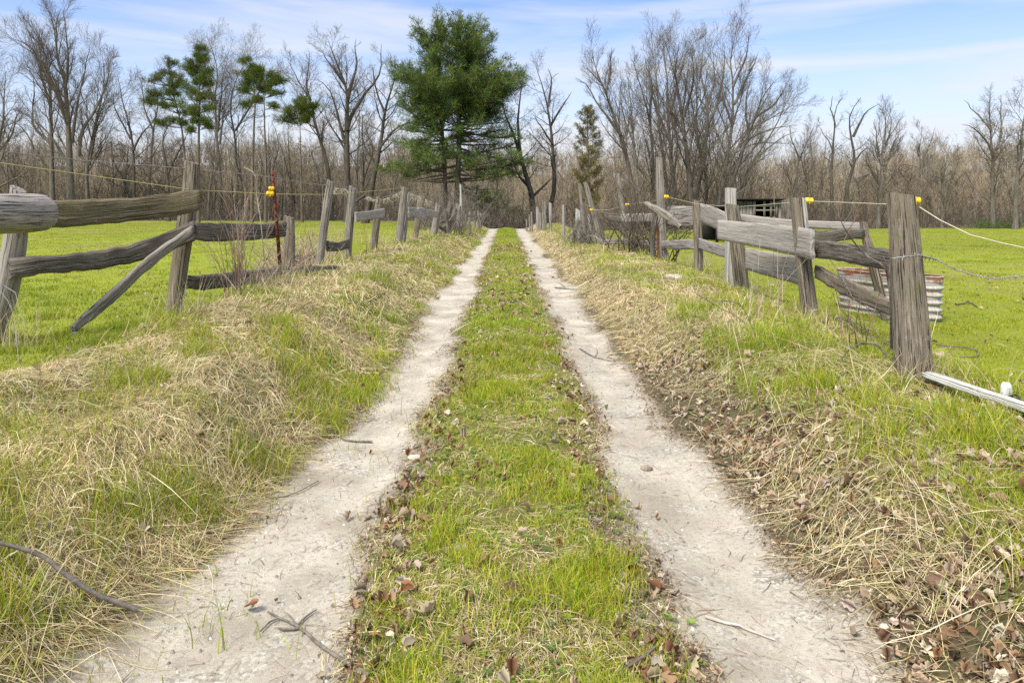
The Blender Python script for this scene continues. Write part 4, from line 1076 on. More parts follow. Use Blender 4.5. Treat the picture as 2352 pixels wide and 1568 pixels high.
def lying(name, label, n, y0, y1, dens, cols, p, Lr, hmax, wbase, K=4, pw=0.35, half=0.8, flow=0.8, mat=None, stand=0.0):
    x, y = sample(n, y0, y1, pw, half)
    z = zones(x, y)
    keep = rng.random(n) < dens(x, y, *z)
    x, y = x[keep], y[keep]; m = len(x)
    head = (fbm(x * 0.9, y * 0.9, 121, 2) * 2 - 1) * 4.0 * flow + rng.normal(0, 1.0, m) + np.where(x < 0, 0.2, math.pi - 0.2)
    L = Lr[0] + (Lr[1] - Lr[0]) * rng.random(m) ** 1.6
    L = L * np.maximum(1, y / 10) ** 0.2
    arch = hmax * rng.random(m) ** 2; h0 = 0.005 + 0.035 * rng.random(m) * (hmax > 0.03)
    curl = rng.normal(0, 0.38, m)
    W = wbase * (0.55 + 0.9 * rng.random(m)) * np.maximum(1, y / 3.5) ** 0.72
    st = (rng.random(m) < stand) * (0.3 + 0.7 * rng.random(m))
    c = colvar(m, cols, p)
    c = c * (0.72 + 0.56 * fbm(x * 1.6, y * 1.4, 131, 3))[:, None]
    V = np.zeros((m, K + 1, 2, 3), np.float32)
    px, py = x.copy(), y.copy(); hd = head.copy()
    for k in range(K + 1):
        t = k / K
        zz = ground_z(px, py) + h0 * (1 - 0.5 * t) + arch * 4 * t * (1 - t * (0.6 + 0.4 * (1 - st))) + st * L * 0.6 * t
        w = W * 0.5 * (1 - 0.75 * t ** 2)
        # ribbons lie mostly flat but twist a little
        tilt = rng.normal(0, 0.5, m)
        sx, sy = -np.sin(hd), np.cos(hd)
        V[:, k, 0] = np.stack([px - sx * w, py - sy * w, zz - w * tilt], -1); V[:, k, 1] = np.stack([px + sx * w, py + sy * w, zz + w * tilt], -1)
        hd = hd + curl / K
        stp = L / K * (1 - 0.55 * st)
        px = px + np.cos(hd) * stp; py = py + np.sin(hd) * stp
    base = np.arange(m)[:, None] * (K + 1) * 2 + (np.arange(K) * 2)[None]
    Fq = np.stack([base, base + 1, base + 3, base + 2], -1).reshape(-1, 4)
    o = mk(name, V.reshape(-1, 3), Fq, mat or M_STRAW, col=np.repeat(c, (K + 1) * 2, axis=0)); tag(o, label, 'straw', kind='stuff')
    return m
ST = [(0.52, 0.425, 0.22), (0.63, 0.53, 0.32), (0.38, 0.255, 0.125), (0.66, 0.58, 0.39), (0.22, 0.155, 0.08), (0.36, 0.36, 0.12)]
D_ = lambda f: (lambda x, y, g, s, l, h, fi, b, c, tm: f(x, y, g, s, l, fi, b, c, tm))
tot += lying('dry_straw', 'thick mat of pale dead grass lying flat on both banks', 1700000, 1.8, 44, D_(lambda x, y, g, s, l, f, b, c, tm: s * b * (1 - 0.35 * g) * (1 - tm)),
      ST, [.28, .18, .17, .09, .12, .16], (0.05, 0.38), 0.05, 0.0022, 4, 0.32, 0.72, stand=0.05)
tot += lying('dry_straw', 'scattered dry blades in the grass strip between the tracks', 420000, 1.8, 30, D_(lambda x, y, g, s, l, f, b, c, tm: 0.7 * c * (1 - tm * .9) * (0.25 + 0.75 * ss(0.45, 0.6, fbm(x * 3.3, y * 2.6, 44, 3)))),
      ST, [.28, .18, .18, .08, .12, .16], (0.04, 0.16), 0.025, 0.0024, 3, 0.30, 0.38)
tot += lying('straw_litter', 'fine bits of straw and chaff strewn over the wheel tracks', 420000, 1.8, 34, D_(lambda x, y, g, s, l, f, b, c, tm: 0.03 * tm + 1.0 * ss(0.0, 0.3, tm) * ss(1.0, 0.7, tm) * (0.3 + 0.7 * ss(.4, .6, fbm(x * 2, y * 2, 45, 3)))),
      [(0.30, 0.24, 0.15), (0.18, 0.13, 0.085), (0.45, 0.38, 0.26), (0.10, 0.07, 0.05)], [.4, .25, .2, .15], (0.015, 0.11), 0.006, 0.0022, 2, 0.30, 0.5)
tot += lying('tall_dead_stalks', 'long loose dead grass stalks bent over the banks and against the posts', 9000, 1.9, 26, D_(lambda x, y, g, s, l, f, b, c, tm: b * ss(1.35, 1.8, np.abs(x)) * 0.6),
      [(0.50, 0.42, 0.25), (0.58, 0.50, 0.33), (0.36, 0.25, 0.14)], [.45, .3, .25], (0.30, 0.70), 0.13, 0.0026, 6, 0.35, 0.72, stand=0.4)

def leaves(name, label, n, y0, y1, dens, size, cols, p, pw=0.35, half=0.8):
    """curled oak leaves: lobed outline, folded along the midrib"""
    x, y = sample(n, y0, y1, pw, half)
    keep = rng.random(n) < dens(x, y, *zones(x, y))
    x, y = x[keep], y[keep]; m = len(x)
    out = np.array([(-.5, 0), (-.34, .13), (-.20, .12), (-.06, .24), (.05, .18), (.22, .23), (.33, .13), (.5, .0)])
    S = size[0] + (size[1] - size[0]) * rng.random(m); S = S * np.maximum(1, y / 9) ** 0.35
    hd = rng.random(m) * 6.283; fold = 0.15 + 1.1 * rng.random(m); curl = rng.normal(0, 1.3, m)
    pitch = rng.normal(0, 0.45, m); roll = rng.normal(0, 0.5, m)
    c = colvar(m, cols, p); z0 = ground_z(x, y) + 0.012 + 0.02 * rng.random(m)
    nV = 8 + 6 + 6
    k = len(out)
    mid = np.stack([out[:, 0], out[:, 0] * 0], -1)
    # vertices: midrib 8, left 6, right 6 (inner outline points)
    P2 = np.concatenate([mid, out[1:-1], out[1:-1] * [1, -1]])
    lx = P2[None, :, 0] * S[:, None]; ly = P2[None, :, 1] * S[:, None]
    jit = 1 + 0.35 * (rng.random((m, nV)) - .5)
    ly = ly * jit
    lz = np.abs(ly) * np.tan(np.clip(fold, 0, 1.1))[:, None] * 0.9 + curl[:, None] * lx ** 2 / S[:, None] + (rng.random((m, nV)) - .5) * 0.12 * S[:, None]
    # rotate: pitch about y, roll about x, heading about z
    cp, sp = np.cos(pitch)[:, None], np.sin(pitch)[:, None]; cr, sr = np.cos(roll)[:, None], np.sin(roll)[:, None]
    X1 = lx * cp + lz * sp; Z1 = -lx * sp + lz * cp
    Y1 = ly * cr - Z1 * sr; Z2 = ly * sr + Z1 * cr
    ch, sh = np.cos(hd)[:, None], np.sin(hd)[:, None]
    V = np.stack([x[:, None] + X1 * ch - Y1 * sh, y[:, None] + X1 * sh + Y1 * ch, z0[:, None] + Z2 - Z2.min(1, keepdims=True) * 0.8 - 0.012], -1)
    q = []
    for side in (8, 14):
        q.append([0, 1, side, side]) if False else None
        for i in range(5): q.append([1 + i, 2 + i, side + i + 1, side + i])
        q.append([0, 1, side, 0]); q.append([6, 7, side + 5, 6])
    q = np.array([f for f in q if len(set(f)) == 4] )
    Fq = (np.arange(m)[:, None, None] * nV + q[None]).reshape(-1, 4)
    o = mk(name, V.reshape(-1, 3), Fq, M_LEAF, col=np.repeat(c, nV, axis=0)); tag(o, label, 'leaves', kind='stuff')
    return m
LC = [(0.40, 0.30, 0.20), (0.28, 0.175, 0.095), (0.50, 0.41, 0.30), (0.16, 0.10, 0.06), (0.23, 0.115, 0.055)]
tot += leaves('fallen_leaves', 'curled brown oak leaves drifted along the right verge', 150000, 1.9, 22, D_(lambda x, y, g, s, l, f, b, c, tm: (x > 0) * l * b * (0.3 + 0.7 * ss(.4, .6, fbm(x * 2.2, y * 1.8, 46, 3)))), (0.03, 0.08), LC, [.38, .18, .30, .125, .015], 0.32, 0.72)
tot += leaves('fallen_leaves', 'scattered brown leaves in the grass strip, the tracks and the left verge', 60000, 1.9, 26, D_(lambda x, y, g, s, l, f, b, c, tm: ((2.3 * l + .035) * c * (1 - tm) + (x < 0) * b * (1 - tm) * 0.12 * ss(1.1, 1.4, -x) + 0.001 * tm + 0.35 * (x < 0) * ss(1.05, 1.25, -x) * ss(1.7, 1.3, -x) * ss(4, 7, y) * ss(.5, .65, fbm(x * 1.5, y * 1.2, 47, 2)))), (0.035, 0.085), LC, [.30, .24, .20, .16, .10], 0.32, 0.5)
tot += leaves('fallen_leaves', 'a few brown leaves scattered over the right pasture', 1800, 4, 16, D_(lambda x, y, g, s, l, f, b, c, tm: f * 0.5), (0.04, 0.09), LC, [.30, .24, .20, .16, .10], 0.5, 0.8)

tot += leaves('leaf_fragments', 'small crumbled leaf fragments along the edges of the wheel tracks', 260000, 1.9, 20, D_(lambda x, y, g, s, l, f, b, c, tm: 0.7 * ss(0.0, 0.3, tm) * ss(.85, 0.5, tm) * (.25 + .75 * ss(.4, .6, fbm(x * 2.4, y * 2, 49, 3))) + .0012 * tm + .10 * (x > 0) * b * (1 - tm) * ss(2.2, 1.3, x)), (0.008, 0.03), LC, [.34, .24, .22, .18, .02], 0.32, 0.5)
def rosettes():
    n = 26000
    x, y = sample(n, 1.9, 16, 0.35, 0.5)
    g, s, l, h, field, bank, centre, tm = zones(x, y)
    keep = rng.random(n) < (0.9 * centre * (1 - tm) + 0.25 * bank * g) * (0.15 + ss(.45, .62, fbm(x * 2.1, y * 2.1, 48, 2)))
    x, y = x[keep], y[keep]; m = len(x); K = 5
    S = (0.005 + 0.010 * rng.random(m)) * np.maximum(1, y / 6) ** .5
    a = rng.random(m)[:, None] * 6.28 + np.arange(K) * 6.283 / K + rng.normal(0, .25, (m, K))
    up = 0.25 + 0.5 * rng.random((m, K)); z0 = (ground_z(x, y) + 0.012)[:, None]
    dx, dy = np.cos(a), np.sin(a); S = S[:, None]
    X, Y = x[:, None], y[:, None]
    A = np.stack([X + 0 * dx, Y + 0 * dx, z0 + 0 * dx], -1)
    B = np.stack([X + dx * S * .9 - dy * S * .5, Y + dy * S * .9 + dx * S * .5, z0 + up * S], -1)
    C_ = np.stack([X + dx * S * 1.7, Y + dy * S * 1.7, z0 + up * S * 1.1], -1)
    D = np.stack([X + dx * S * .9 + dy * S * .5, Y + dy * S * .9 - dx * S * .5, z0 + up * S], -1)
    V = np.stack([A, B, C_, D], 2).reshape(-1, 3)
    c = colvar(m, [(0.15, 0.23, 0.03), (0.22, 0.29, 0.04), (0.10, 0.17, 0.03)], [.4, .35, .25])
    o = mk('ground_weeds', V, np.arange(len(V)).reshape(-1, 4), M_GRASS, col=np.repeat(c, K * 4, axis=0)); tag(o, 'small round leaved weeds in the grass strip', 'weeds', kind='stuff')
rosettes()
def pebbles():
    n = 60000
    x, y = sample(n, 1.8, 18, 0.3, 0.42)
    tm = track_mask(x, y); u = np.abs(x - lane(y))
    keep = rng.random(n) < (0.10 * tm + 0.55 * tm * ss(0.72, 0.6, u) + 0.5 * tm * ss(1.0, 1.15, u))
    x, y = x[keep], y[keep]; m = len(x)
    r = (0.0020 + 0.0065 * rng.random(m) ** 3) * np.maximum(1, y / 4) ** 0.4
    th = np.arange(5) * 2 * math.pi / 5
    ph = rng.random((m, 1)) * 6.28
    rr = r[:, None] * (0.7 + 0.6 * rng.random((m, 5)))
    z = ground_z(x, y)
    lo = np.stack([x[:, None] + rr * np.cos(th + ph), y[:, None] + rr * np.sin(th + ph), np.repeat(z[:, None] - 0.001, 5, 1)], -1)
    hi = np.stack([x[:, None] + rr * .55 * np.cos(th + ph), y[:, None] + rr * .55 * np.sin(th + ph), (z + r * 0.9)[:, None] + 0 * rr], -1)
    V = np.concatenate([lo, hi], 1)
    q = [[i, (i + 1) % 5, 5 + (i + 1) % 5, 5 + i] for i in range(5)] + [[5, 6, 7, 8], [5, 8, 9, 9]]
    q = np.array(q[:6]); 
    Fq = (np.arange(m)[:, None, None] * 10 + q[None]).reshape(-1, 4)
    c = colvar(m, [(0.52, 0.49, 0.44), (0.38, 0.34, 0.29), (0.24, 0.2, 0.17), (0.62, 0.6, 0.56)], [.35, .35, .15, .15])
    o = mk('gravel', V.reshape(-1, 3), Fq, M_LEAF, col=np.repeat(c, 10, axis=0)); tag(o, 'small loose gravel stones on the sandy tracks', 'gravel', kind='stuff')
pebbles()
print('blades', tot)

# ------------------------------------------------------------------ weeds and saplings by the fences
def weed(name, label, cat, px, py, Y, stems, mat, r=0.004, side=3, col=None):
    """stems: list of pixel paths; each also gets a few side shoots"""
    polys = []
    for path in stems:
        pts = smooth_path([P3(a, b, Y + random.uniform(-.15, .15)) for a, b in path], 12)
        rr = np.linspace(r * 1.25, r * 0.35, 12)
        polys.append((pts, rr))
        L = np.linalg.norm(pts[-1] - pts[0])
        for k in range(side):
            i = random.randint(4, 10); d = pts[i + 1] - pts[i]; d /= np.linalg.norm(d) + 1e-9
            a = random.uniform(0, 6.28); dv = d * 0.6 + np.array([math.cos(a), math.sin(a) * .6, random.uniform(0, .6)]) * 0.6
            l = L * random.uniform(.12, .3)
            q = [pts[i]]
            for s in range(4):
                dv = dv + np.array([random.uniform(-.15, .15), random.uniform(-.15, .15), random.uniform(-.05, .2)]); q.append(q[-1] + dv / np.linalg.norm(dv) * l / 4)
            polys.append((np.array(q), np.linspace(rr[i] * .6, r * .2, 5)))
    V, Fq, G = tubes(polys, 5)
    o = mk(name, V, Fq, mat, gco=G, smooth=True); tag(o, label, cat)
M_TWPALE = flat_mat('pale_twig_skin', (.42, .34, .27), .9, c2=(.27, .2, .16), sc=9)
weed('sapling', 'bare reddish stemmed shrub growing in front of the dark left rails', 'shrub', 545, 780, 8.0,
     [[(548, 790), (545, 700), (540, 600), (533, 520), (520, 470), (500, 440)], [(545, 785), (552, 690), (548, 600), (552, 500), (575, 430)], [(540, 790), (530, 700), (512, 600), (500, 540)],
      [(556, 790), (560, 650), (556, 560), (580, 500), (612, 480)], [(538, 780), (520, 690), (500, 600), (478, 560)], [(548, 780), (575, 700), (590, 640), (620, 580)], [(552, 785), (600, 720), (625, 680)]], M_CANE, .0075, 6)
def fan_stems(bx, by, n, w, h, lean=0):
    o = []
    for k in range(n):
        x0 = bx + random.gauss(0, w * .18); sp = random.gauss(lean, w * .5); hh = h * random.uniform(.45, 1.0)
        o.append([(x0, by), (x0 + sp * .2, by - hh * .35), (x0 + sp * .55, by - hh * .7), (x0 + sp + random.gauss(0, 8), by - hh)])
    return o
weed('sapling', 'pale tangled twiggy shrub behind the reddish one, reaching over the dark upper rail', 'shrub', 560, 760, 8.7, fan_stems(560, 770, 28, 95, 330), M_TWPALE, .0068, 7)
weed('bramble_cane', 'low sheaf of brown canes arching right over the left bank', 'plant', 640, 790, 6.9, fan_stems(610, 800, 12, 120, 150, 110), M_CANE, .0042, 3)
weed('dead_weed', 'thin dead weed stems standing in front of the fat post', 'plant', 1960, 800, 5.6, fan_stems(1975, 800, 10, 90, 190), M_CANE, .003, 4)
weed('dead_weed', 'thin dead stems scattered before the widest silver planks', 'plant', 1790, 740, 7.0, fan_stems(1780, 730, 9, 150, 190), M_TWPALE, .003, 3)
weed('bramble_cane', 'long dark arching cane leaning over the verge against the stub post', 'plant', 640, 700, 8.6,
     [[(570, 800), (600, 745), (640, 690), (668, 625), (672, 560), (660, 520)]], M_STICK, .009, 2)
weed('bramble_cane', 'thin brown canes slanting out of the straw right of the reddish shrub', 'plant', 650, 780, 6.8,
     [[(590, 800), (620, 760), (670, 690), (730, 640)], [(610, 800), (655, 750), (710, 690)], [(575, 790), (640, 770), (730, 775), (800, 745)]], M_STICK, .004, 2)
weed('dead_stalk', 'tall pale dead stalk with a bushy tip beside the rusty steel post', 'plant', 590, 600, 9.3,
     [[(607, 600), (600, 520), (590, 450), (578, 380)], [(590, 440), (585, 400), (560, 385)], [(590, 440), (592, 400), (598, 380)]], flat_mat("dead_stalk_skin", (.42, .36, .24), .9, c2=(.3, .25, .16)), .006, 6)
weed('bramble', 'dark bramble stem standing against the left side of the fat post', 'plant', 2043, 780, 5.0,
     [[(2047, 800), (2046, 700), (2043, 640), (2045, 575)], [(2046, 690), (2040, 640), (2030, 610), (2000, 595), (1965, 560), (1940, 525), (1925, 490)], [(2040, 820), (2010, 790), (1960, 795), (1930, 830)]], M_STICK, .0085, 5)
weed('dead_weed', 'thin reddish weeds in front of the tin tank', 'plant', 1950, 740, 6.4,
     [[(1945, 770), (1950, 700), (1960, 640), (1958, 600)], [(1935, 765), (1925, 690), (1915, 650)], [(1960, 770), (1975, 700), (1990, 650), (1996, 500)], [(1900, 790), (1902, 740), (1905, 700)]], M_CANE, .003, 4)
weed('dead_stalk', 'two thin dry stalks crossing behind the corner brace post', 'plant', 1985, 560, 7.4,
     [[(1975, 640), (1985, 560), (1998, 500), (2004, 478)], [(1935, 560), (1970, 490), (1985, 452)]], M_CANE, .004, 3)
weed('dead_stalk', 'slender tall stalk in front of the shed', 'plant', 1778, 600, 8.6,
     [[(1765, 720), (1775, 620), (1778, 520), (1779, 430)]], flat_mat("dry_stem_skin", (.40, .33, .2), .9, c2=(.3, .25, .16)), .004, 2)
weed('bramble_cane', 'dark thin cane lying over the straw in front of the middle right posts', 'plant', 1700, 760, 5.6,
     [[(1600, 675), (1650, 705), (1710, 740), (1750, 800)], [(1640, 690), (1700, 700), (1735, 770)]], M_STICK, .0035, 2)
weed('sapling', 'slim bare sapling between the ramshackle right posts', 'shrub', 1470, 570, 17,
     [[(1482, 570), (1470, 520), (1458, 470), (1448, 440)], [(1474, 530), (1490, 480), (1495, 455)], [(1484, 570), (1500, 500), (1510, 420)]], M_CANE, .009, 8)
weed('dead_stalk', 'pair of thin stems on the left verge below the leaning fence posts', 'plant', 1110, 570, 13,
     [[(1107, 592), (1109, 560), (1106, 520), (1110, 480)], [(1125, 600), (1140, 565), (1160, 530)]] if False else [[(838, 600), (842, 560), (836, 520), (838, 470)], [(858, 600), (868, 575), (878, 540)]], M_CANE, .005, 2)
weed('dead_weed', 'dry thin stems standing in the grass strip at the left side', 'plant', 1080, 950, 4.9,
     [[(1084, 920), (1080, 880), (1076, 850)], [(1075, 915), (1066, 880), (1068, 858)]], M_CANE, .0022, 3)
def tuft(label, px, py, n, hgt, spread, cols=((.50, .42, .25), (.40, .31, .17))):
    Y = hit(px, py); c = P3(px, py, Y)
    x = c[0] + rng.normal(0, spread, n); y = c[1] + rng.normal(0, spread * .6, n)
    L = hgt * (0.4 + 0.8 * rng.random(n)); cc = colvar(n, cols, [.6, .4])
    V, Fq, C = blades(x, y, L, np.full(n, .0035) * max(1, Y / 5) ** .6, 0.1 + .6 * rng.random(n), rng.random(n) * 6.28, cc, 5)
    tag(mk('grass_tuft', V, Fq, M_STRAW, col=C), label, 'grass tuft')
tuft('dry tuft of tall grass round the foot of the fat post', 2110, 878, 130, .26, .12)
tuft('dry tuft of tall grass at the foot of the middle right post', 1870, 752, 90, .26, .12)
tuft('straw coloured tuft at the feet of the paired posts', 1690, 660, 160, .42, .25)
tuft('dry tuft of grass at the foot of the tall split left post', 400, 735, 120, .45, .18)
tuft('dead grass clump round the stub post on the left', 665, 660, 200, .42, .28)
tuft('reddish dead grass heap under the leaning left post', 735, 612, 150, .35, .25, ((.42, .30, .17), (.36, .25, .14)))
tuft('tall straw clump at the leaning far left post', 18, 800, 120, .5, .2)
tuft('dry clump under the post with one round pale board', 860, 560, 160, .5, .4)
tuft('straw clump round the foot of the split post pair', 925, 550, 160, .5, .4)
tuft('straw clump below the low post of the right corner fence', 1604, 612, 130, .45, .25)

# ------------------------------------------------------------------ trees
def rot(v, k, a):
    c, s = math.cos(a), math.sin(a)
    dot = v[0] * k[0] + v[1] * k[1] + v[2] * k[2]
    cr = (k[1] * v[2] - k[2] * v[1], k[2] * v[0] - k[0] * v[2], k[0] * v[1] - k[1] * v[0])
    return tuple(v[i] * c + cr[i] * s + k[i] * dot * (1 - c) for i in range(3))
def nrm(v):
    l = math.sqrt(v[0] ** 2 + v[1] ** 2 + v[2] ** 2) + 1e-9
    return (v[0] / l, v[1] / l, v[2] / l)
def offdir(d, ang, az):
    ref = (1, 0, 0) if abs(d[2]) > 0.8 else (0, 0, 1)
    a = nrm((d[1] * ref[2] - d[2] * ref[1], d[2] * ref[0] - d[0] * ref[2], d[0] * ref[1] - d[1] * ref[0]))
    a = rot(a, d, az)
    return nrm(tuple(d[i] * math.cos(ang) + a[i] * math.sin(ang) for i in range(3)))
R = random.random
def grow(out, p, d, L, r, lvl, last, spec, tips):
    """one branch with children; spec per level: (segments, wiggle, up, children, angle, ratio, first)"""
    ns, wig, up, nch, ang, ratio, first = spec[lvl]
    pts = [p]; rr = [r]; dirs = [d]
    for k in range(ns):
        d = nrm((d[0] + (R() - .5) * wig, d[1] + (R() - .5) * wig, d[2] + (R() - .5) * wig * .7 + up))
        p = (p[0] + d[0] * L / ns, p[1] + d[1] * L / ns, p[2] + d[2] * L / ns)
        pts.append(p); dirs.append(d); rr.append(r * (1 - 0.72 * (k + 1) / ns))
    out[min(lvl, 3)].append((pts, rr))
    if lvl == last or L * ratio < 0.32:
        tips.append(p); return
    az = R() * 6.28
    for c in range(nch):
        t = first + (1 - first) * (c + R() * .8) / nch; t = min(t, 0.99)
        k = int(t * ns); f = t * ns - k
        q = tuple(pts[k][i] * (1 - f) + pts[k + 1][i] * f for i in range(3))
        az += 2.4 + R() * .6
        cd = offdir(dirs[k + 1], math.radians(ang) * (0.7 + .6 * R()), az)
        Lc = L * ratio * (1.1 - 0.55 * t) * (0.75 + .5 * R())
        rc = min(rr[k] * 0.55, Lc * 0.0135) * (0.8 + .4 * R())
        grow(out, q, cd, Lc, max(rc, RMIN[0]), lvl + 1, last, spec, tips)
RMIN = [0.010]
# levels below an authored limb
SPEC = {
 'fan':    [(5, .18, .05, 0, 0, 0, 0), (6, .14, .09, 7, 28, .55, .10), (5, .18, .07, 6, 30, .62, .10), (4, .20, .05, 3, 30, .75, .12), (2, .25, .04, 0, 30, .5, .2)],
 'maple':  [(5, .18, .05, 0, 0, 0, 0), (6, .22, .08, 7, 38, .55, .10), (5, .26, .06, 6, 38, .62, .10), (4, .28, .04, 3, 38, .75, .12), (2, .3, .03, 0, 30, .5, .2)],
 'crook':  [(5, .3, .04, 0, 0, 0, 0), (6, .42, .06, 6, 44, .55, .10), (5, .44, .05, 5, 44, .62, .12), (4, .40, .03, 3, 42, .72, .15), (2, .4, .02, 0, 30, .5, .2)],
}
def build_tree(name, label, cat, base, out, tips, bark, twig, group=None, buds=None, nb=0, budcol=None, crown_name='crown'):
    t = thing(name, label, cat, base, group)
    V, Fq, G = tubes(out[0] + out[1], 7); mk('trunk', V, Fq, bark, t, smooth=True)
    Mx = Mix()
    if out[2]: V, Fq, G = tubes(out[2], 4); Mx.add(V, Fq)
    if out[3]: V, Fq, G = tubes(out[3], 3); Mx.add(V, Fq)
    if Mx.V: Mx.build(crown_name, twig, t, smooth=False)
    if buds is not None and len(tips):
        tp = np.array(tips); n = len(tp) * nb
        c = np.repeat(tp, nb, 0) + rng.normal(0, buds * 1.6, (n, 3)); s = buds * (0.5 + rng.random(n))
        a = rng.normal(0, 1, (n, 3)); a /= np.linalg.norm(a, axis=1, keepdims=True); b = np.cross(a, rng.normal(0, 1, (n, 3))); b /= np.linalg.norm(b, axis=1, keepdims=True)
        V = np.stack([c - a * s[:, None], c + b * s[:, None] * .5, c + a * s[:, None], c - b * s[:, None] * .5], 1).reshape(-1, 3)
        C = np.repeat(colvar(n, budcol, [1 / len(budcol)] * len(budcol)), 4, 0)
        mk('buds', V, np.arange(n * 4).reshape(-1, 4), M_NEEDLE, t, col=C)
    return t
def bare_tree(label, Y, limbs, style='maple', r0=8, twig=None, bark=None, dens=1.0, buds=None, nb=1, budcol=((.30, .31, .16), (.33, .25, .15)), group=None, start=0.22, lratio=0.42, rmin=0.0095, crownlen=None, basepy=520):
    """limbs: list of (pixel path, base half width px); the first limb is the trunk"""
    RMIN[0] = rmin
    spec = list(SPEC[style]); out = {0: [], 1: [], 2: [], 3: []}; tips = []
    bx = limbs[0][0][0][0]
    X0 = P(bx, 500, Y).x; g0 = gz(X0, Y)
    heights = []
    for li, (path, hw) in enumerate(limbs):
        yo = 0 if li == 0 else random.uniform(-1.5, 1.5)
        pts = [P3(a, b, Y) for a, b in path]
        if li == 0: pts = [np.array([pts[0][0] + 0.0, Y, g0 - 0.3])] + [p for p in pts if p[2] > g0 + 0.3]
        n = max(8, int(sum(np.linalg.norm(pts[i + 1] - pts[i]) for i in range(len(pts) - 1)) / 0.9))
        q = smooth_path(pts, n); s = np.linspace(0, 1, n)
        q[:, 1] += yo * s ** 1.2 * (li > 0) + (fbm(s * 3, s * 0, li + bx, 2) - .5) * 1.4 * s
        q[:, 0] += (fbm(s * 9, s * 0, li + bx + 5, 2) - .5) * 0.35 * s
        r = (hw / F * Y) * (1 - s) ** 0.95 + 0.014
        if li == 0: r[0] *= 1.35
        out[0].append((q, r))
        L = np.linalg.norm(q[-1] - q[0]); Lc = (crownlen or 1) * L * lratio
        st = start if li == 0 else 0.12
        m = max(3, int((9 if li == 0 else 7) * dens * max(1, L / 9)))
        az = R() * 6.28
        for c in range(m):
            t = st + (1 - st) * (c + R() * .7) / m; k = min(int(t * (n - 1)), n - 2)
            d = nrm(tuple(q[k + 1] - q[k])); az += 2.4 + R() * .7
            cd = offdir(d, math.radians({'fan': 34, 'maple': 48, 'crook': 58}[style]) * (.75 + .5 * R()), az)
            grow(out, tuple(q[k]), cd, Lc * (1.05 - .62 * t) * (.7 + .6 * R()), max(min(r[k] * .45, Lc * .014), rmin * 1.3), 1, 4 if dens > .55 else 3, spec, tips)
    return build_tree('bare_tree', label, 'tree', (X0, Y, g0), out, tips, bark or B_GREY, twig or B_TWIG, group, buds, nb, budcol)

T = bare_tree
T('tallest bare tree at the far left with many upright leaders', 74,
  [([(165, 500), (163, 452), (159, 299), (149, 199), (133, 133), (130, 60), (143, 22)], 9), ([(160, 300), (126, 200), (100, 130), (75, 62)], 4), ([(180, 360), (188, 300), (216, 249), (240, 190), (252, 120)], 4.5),
   ([(165, 330), (179, 232), (199, 149), (212, 105)], 3.6), ([(150, 205), (166, 133), (169, 40)], 3), ([(149, 250), (120, 170), (105, 90), (88, 55)], 3), ([(160, 380), (110, 300), (60, 262), (20, 250)], 3)], 'fan', dens=1.0, start=.35, lratio=.3)
T('slimmer leaning bare tree just left of the tallest one', 78,
  [([(122, 500), (120, 432), (113, 232), (100, 166), (73, 110), (20, 85)], 6.5), ([(113, 232), (90, 170), (85, 120), (70, 60)], 3), ([(117, 330), (73, 282), (76, 199), (56, 160)], 3.5), ([(118, 400), (93, 365), (50, 292), (10, 270)], 3)], 'fan', start=.4, lratio=.3)
T('bare tree cut by the left edge of the photo', 70, [([(-8, 500), (-5, 350), (8, 260), (12, 165)], 6), ([(-5, 350), (25, 300), (30, 230)], 3)], 'maple', start=.3)
T('rounded bare tree on the right flank of the tallest left tree', 80, [([(205, 500), (200, 400), (215, 300), (238, 200), (240, 120)], 5), ([(205, 380), (235, 280), (262, 210)], 3)], 'fan', start=.3, lratio=.35)
T('thin bare tree with a forked top, left of the dark green pines', 82, [([(345, 500), (343, 432), (350, 300), (362, 225), (345, 170)], 3.6), ([(352, 300), (330, 240), (318, 175)], 2.2)], 'maple', dens=.8, lratio=.34)
T('crooked bare tree standing between the rounded one and the pines', 76, [([(310, 505), (305, 349), (295, 282), (282, 216), (272, 168)], 4), ([(305, 349), (330, 300), (372, 260)], 2.4), ([(300, 320), (262, 250), (255, 200)], 2)], 'crook', lratio=.34, bark=B_DARK)
T('small dark bare tree with low spreading branches under the left pines', 72, [([(388, 505), (384, 400), (375, 320), (395, 270)], 4.5), ([(384, 400), (420, 330), (440, 300)], 2.5)], 'crook', lratio=.4, bark=B_DARK)
T('tall budding tree with a hazy pale crown behind the left pines', 88, [([(508, 500), (505, 400), (495, 249), (498, 166), (474, 80)], 5), ([(500, 300), (515, 200), (530, 130)], 3), ([(497, 240), (460, 160), (440, 105)], 3), ([(505, 332), (520, 240), (535, 180)], 2.5)], 'maple', twig=B_TWIG2, buds=.04, nb=1, start=.45, lratio=.30)
T('budding tree with a pale top behind the twin trunked pine', 90, [([(545, 500), (541, 332), (531, 232), (560, 150), (596, 112)], 3.6), ([(541, 300), (600, 200), (640, 140)], 2.5)], 'maple', twig=B_TWIG2, buds=.04, nb=1, start=.4, lratio=.32)
T('bare tree leaning left with a double top, left of the big dark forked tree', 75, [([(762, 505), (755, 398), (729, 299), (712, 230), (681, 183), (661, 135)], 5.5), ([(714, 232), (704, 199), (707, 120)], 3), ([(735, 320), (712, 249), (690, 210)], 2.5)], 'maple', bark=B_DARK, start=.45, lratio=.3)
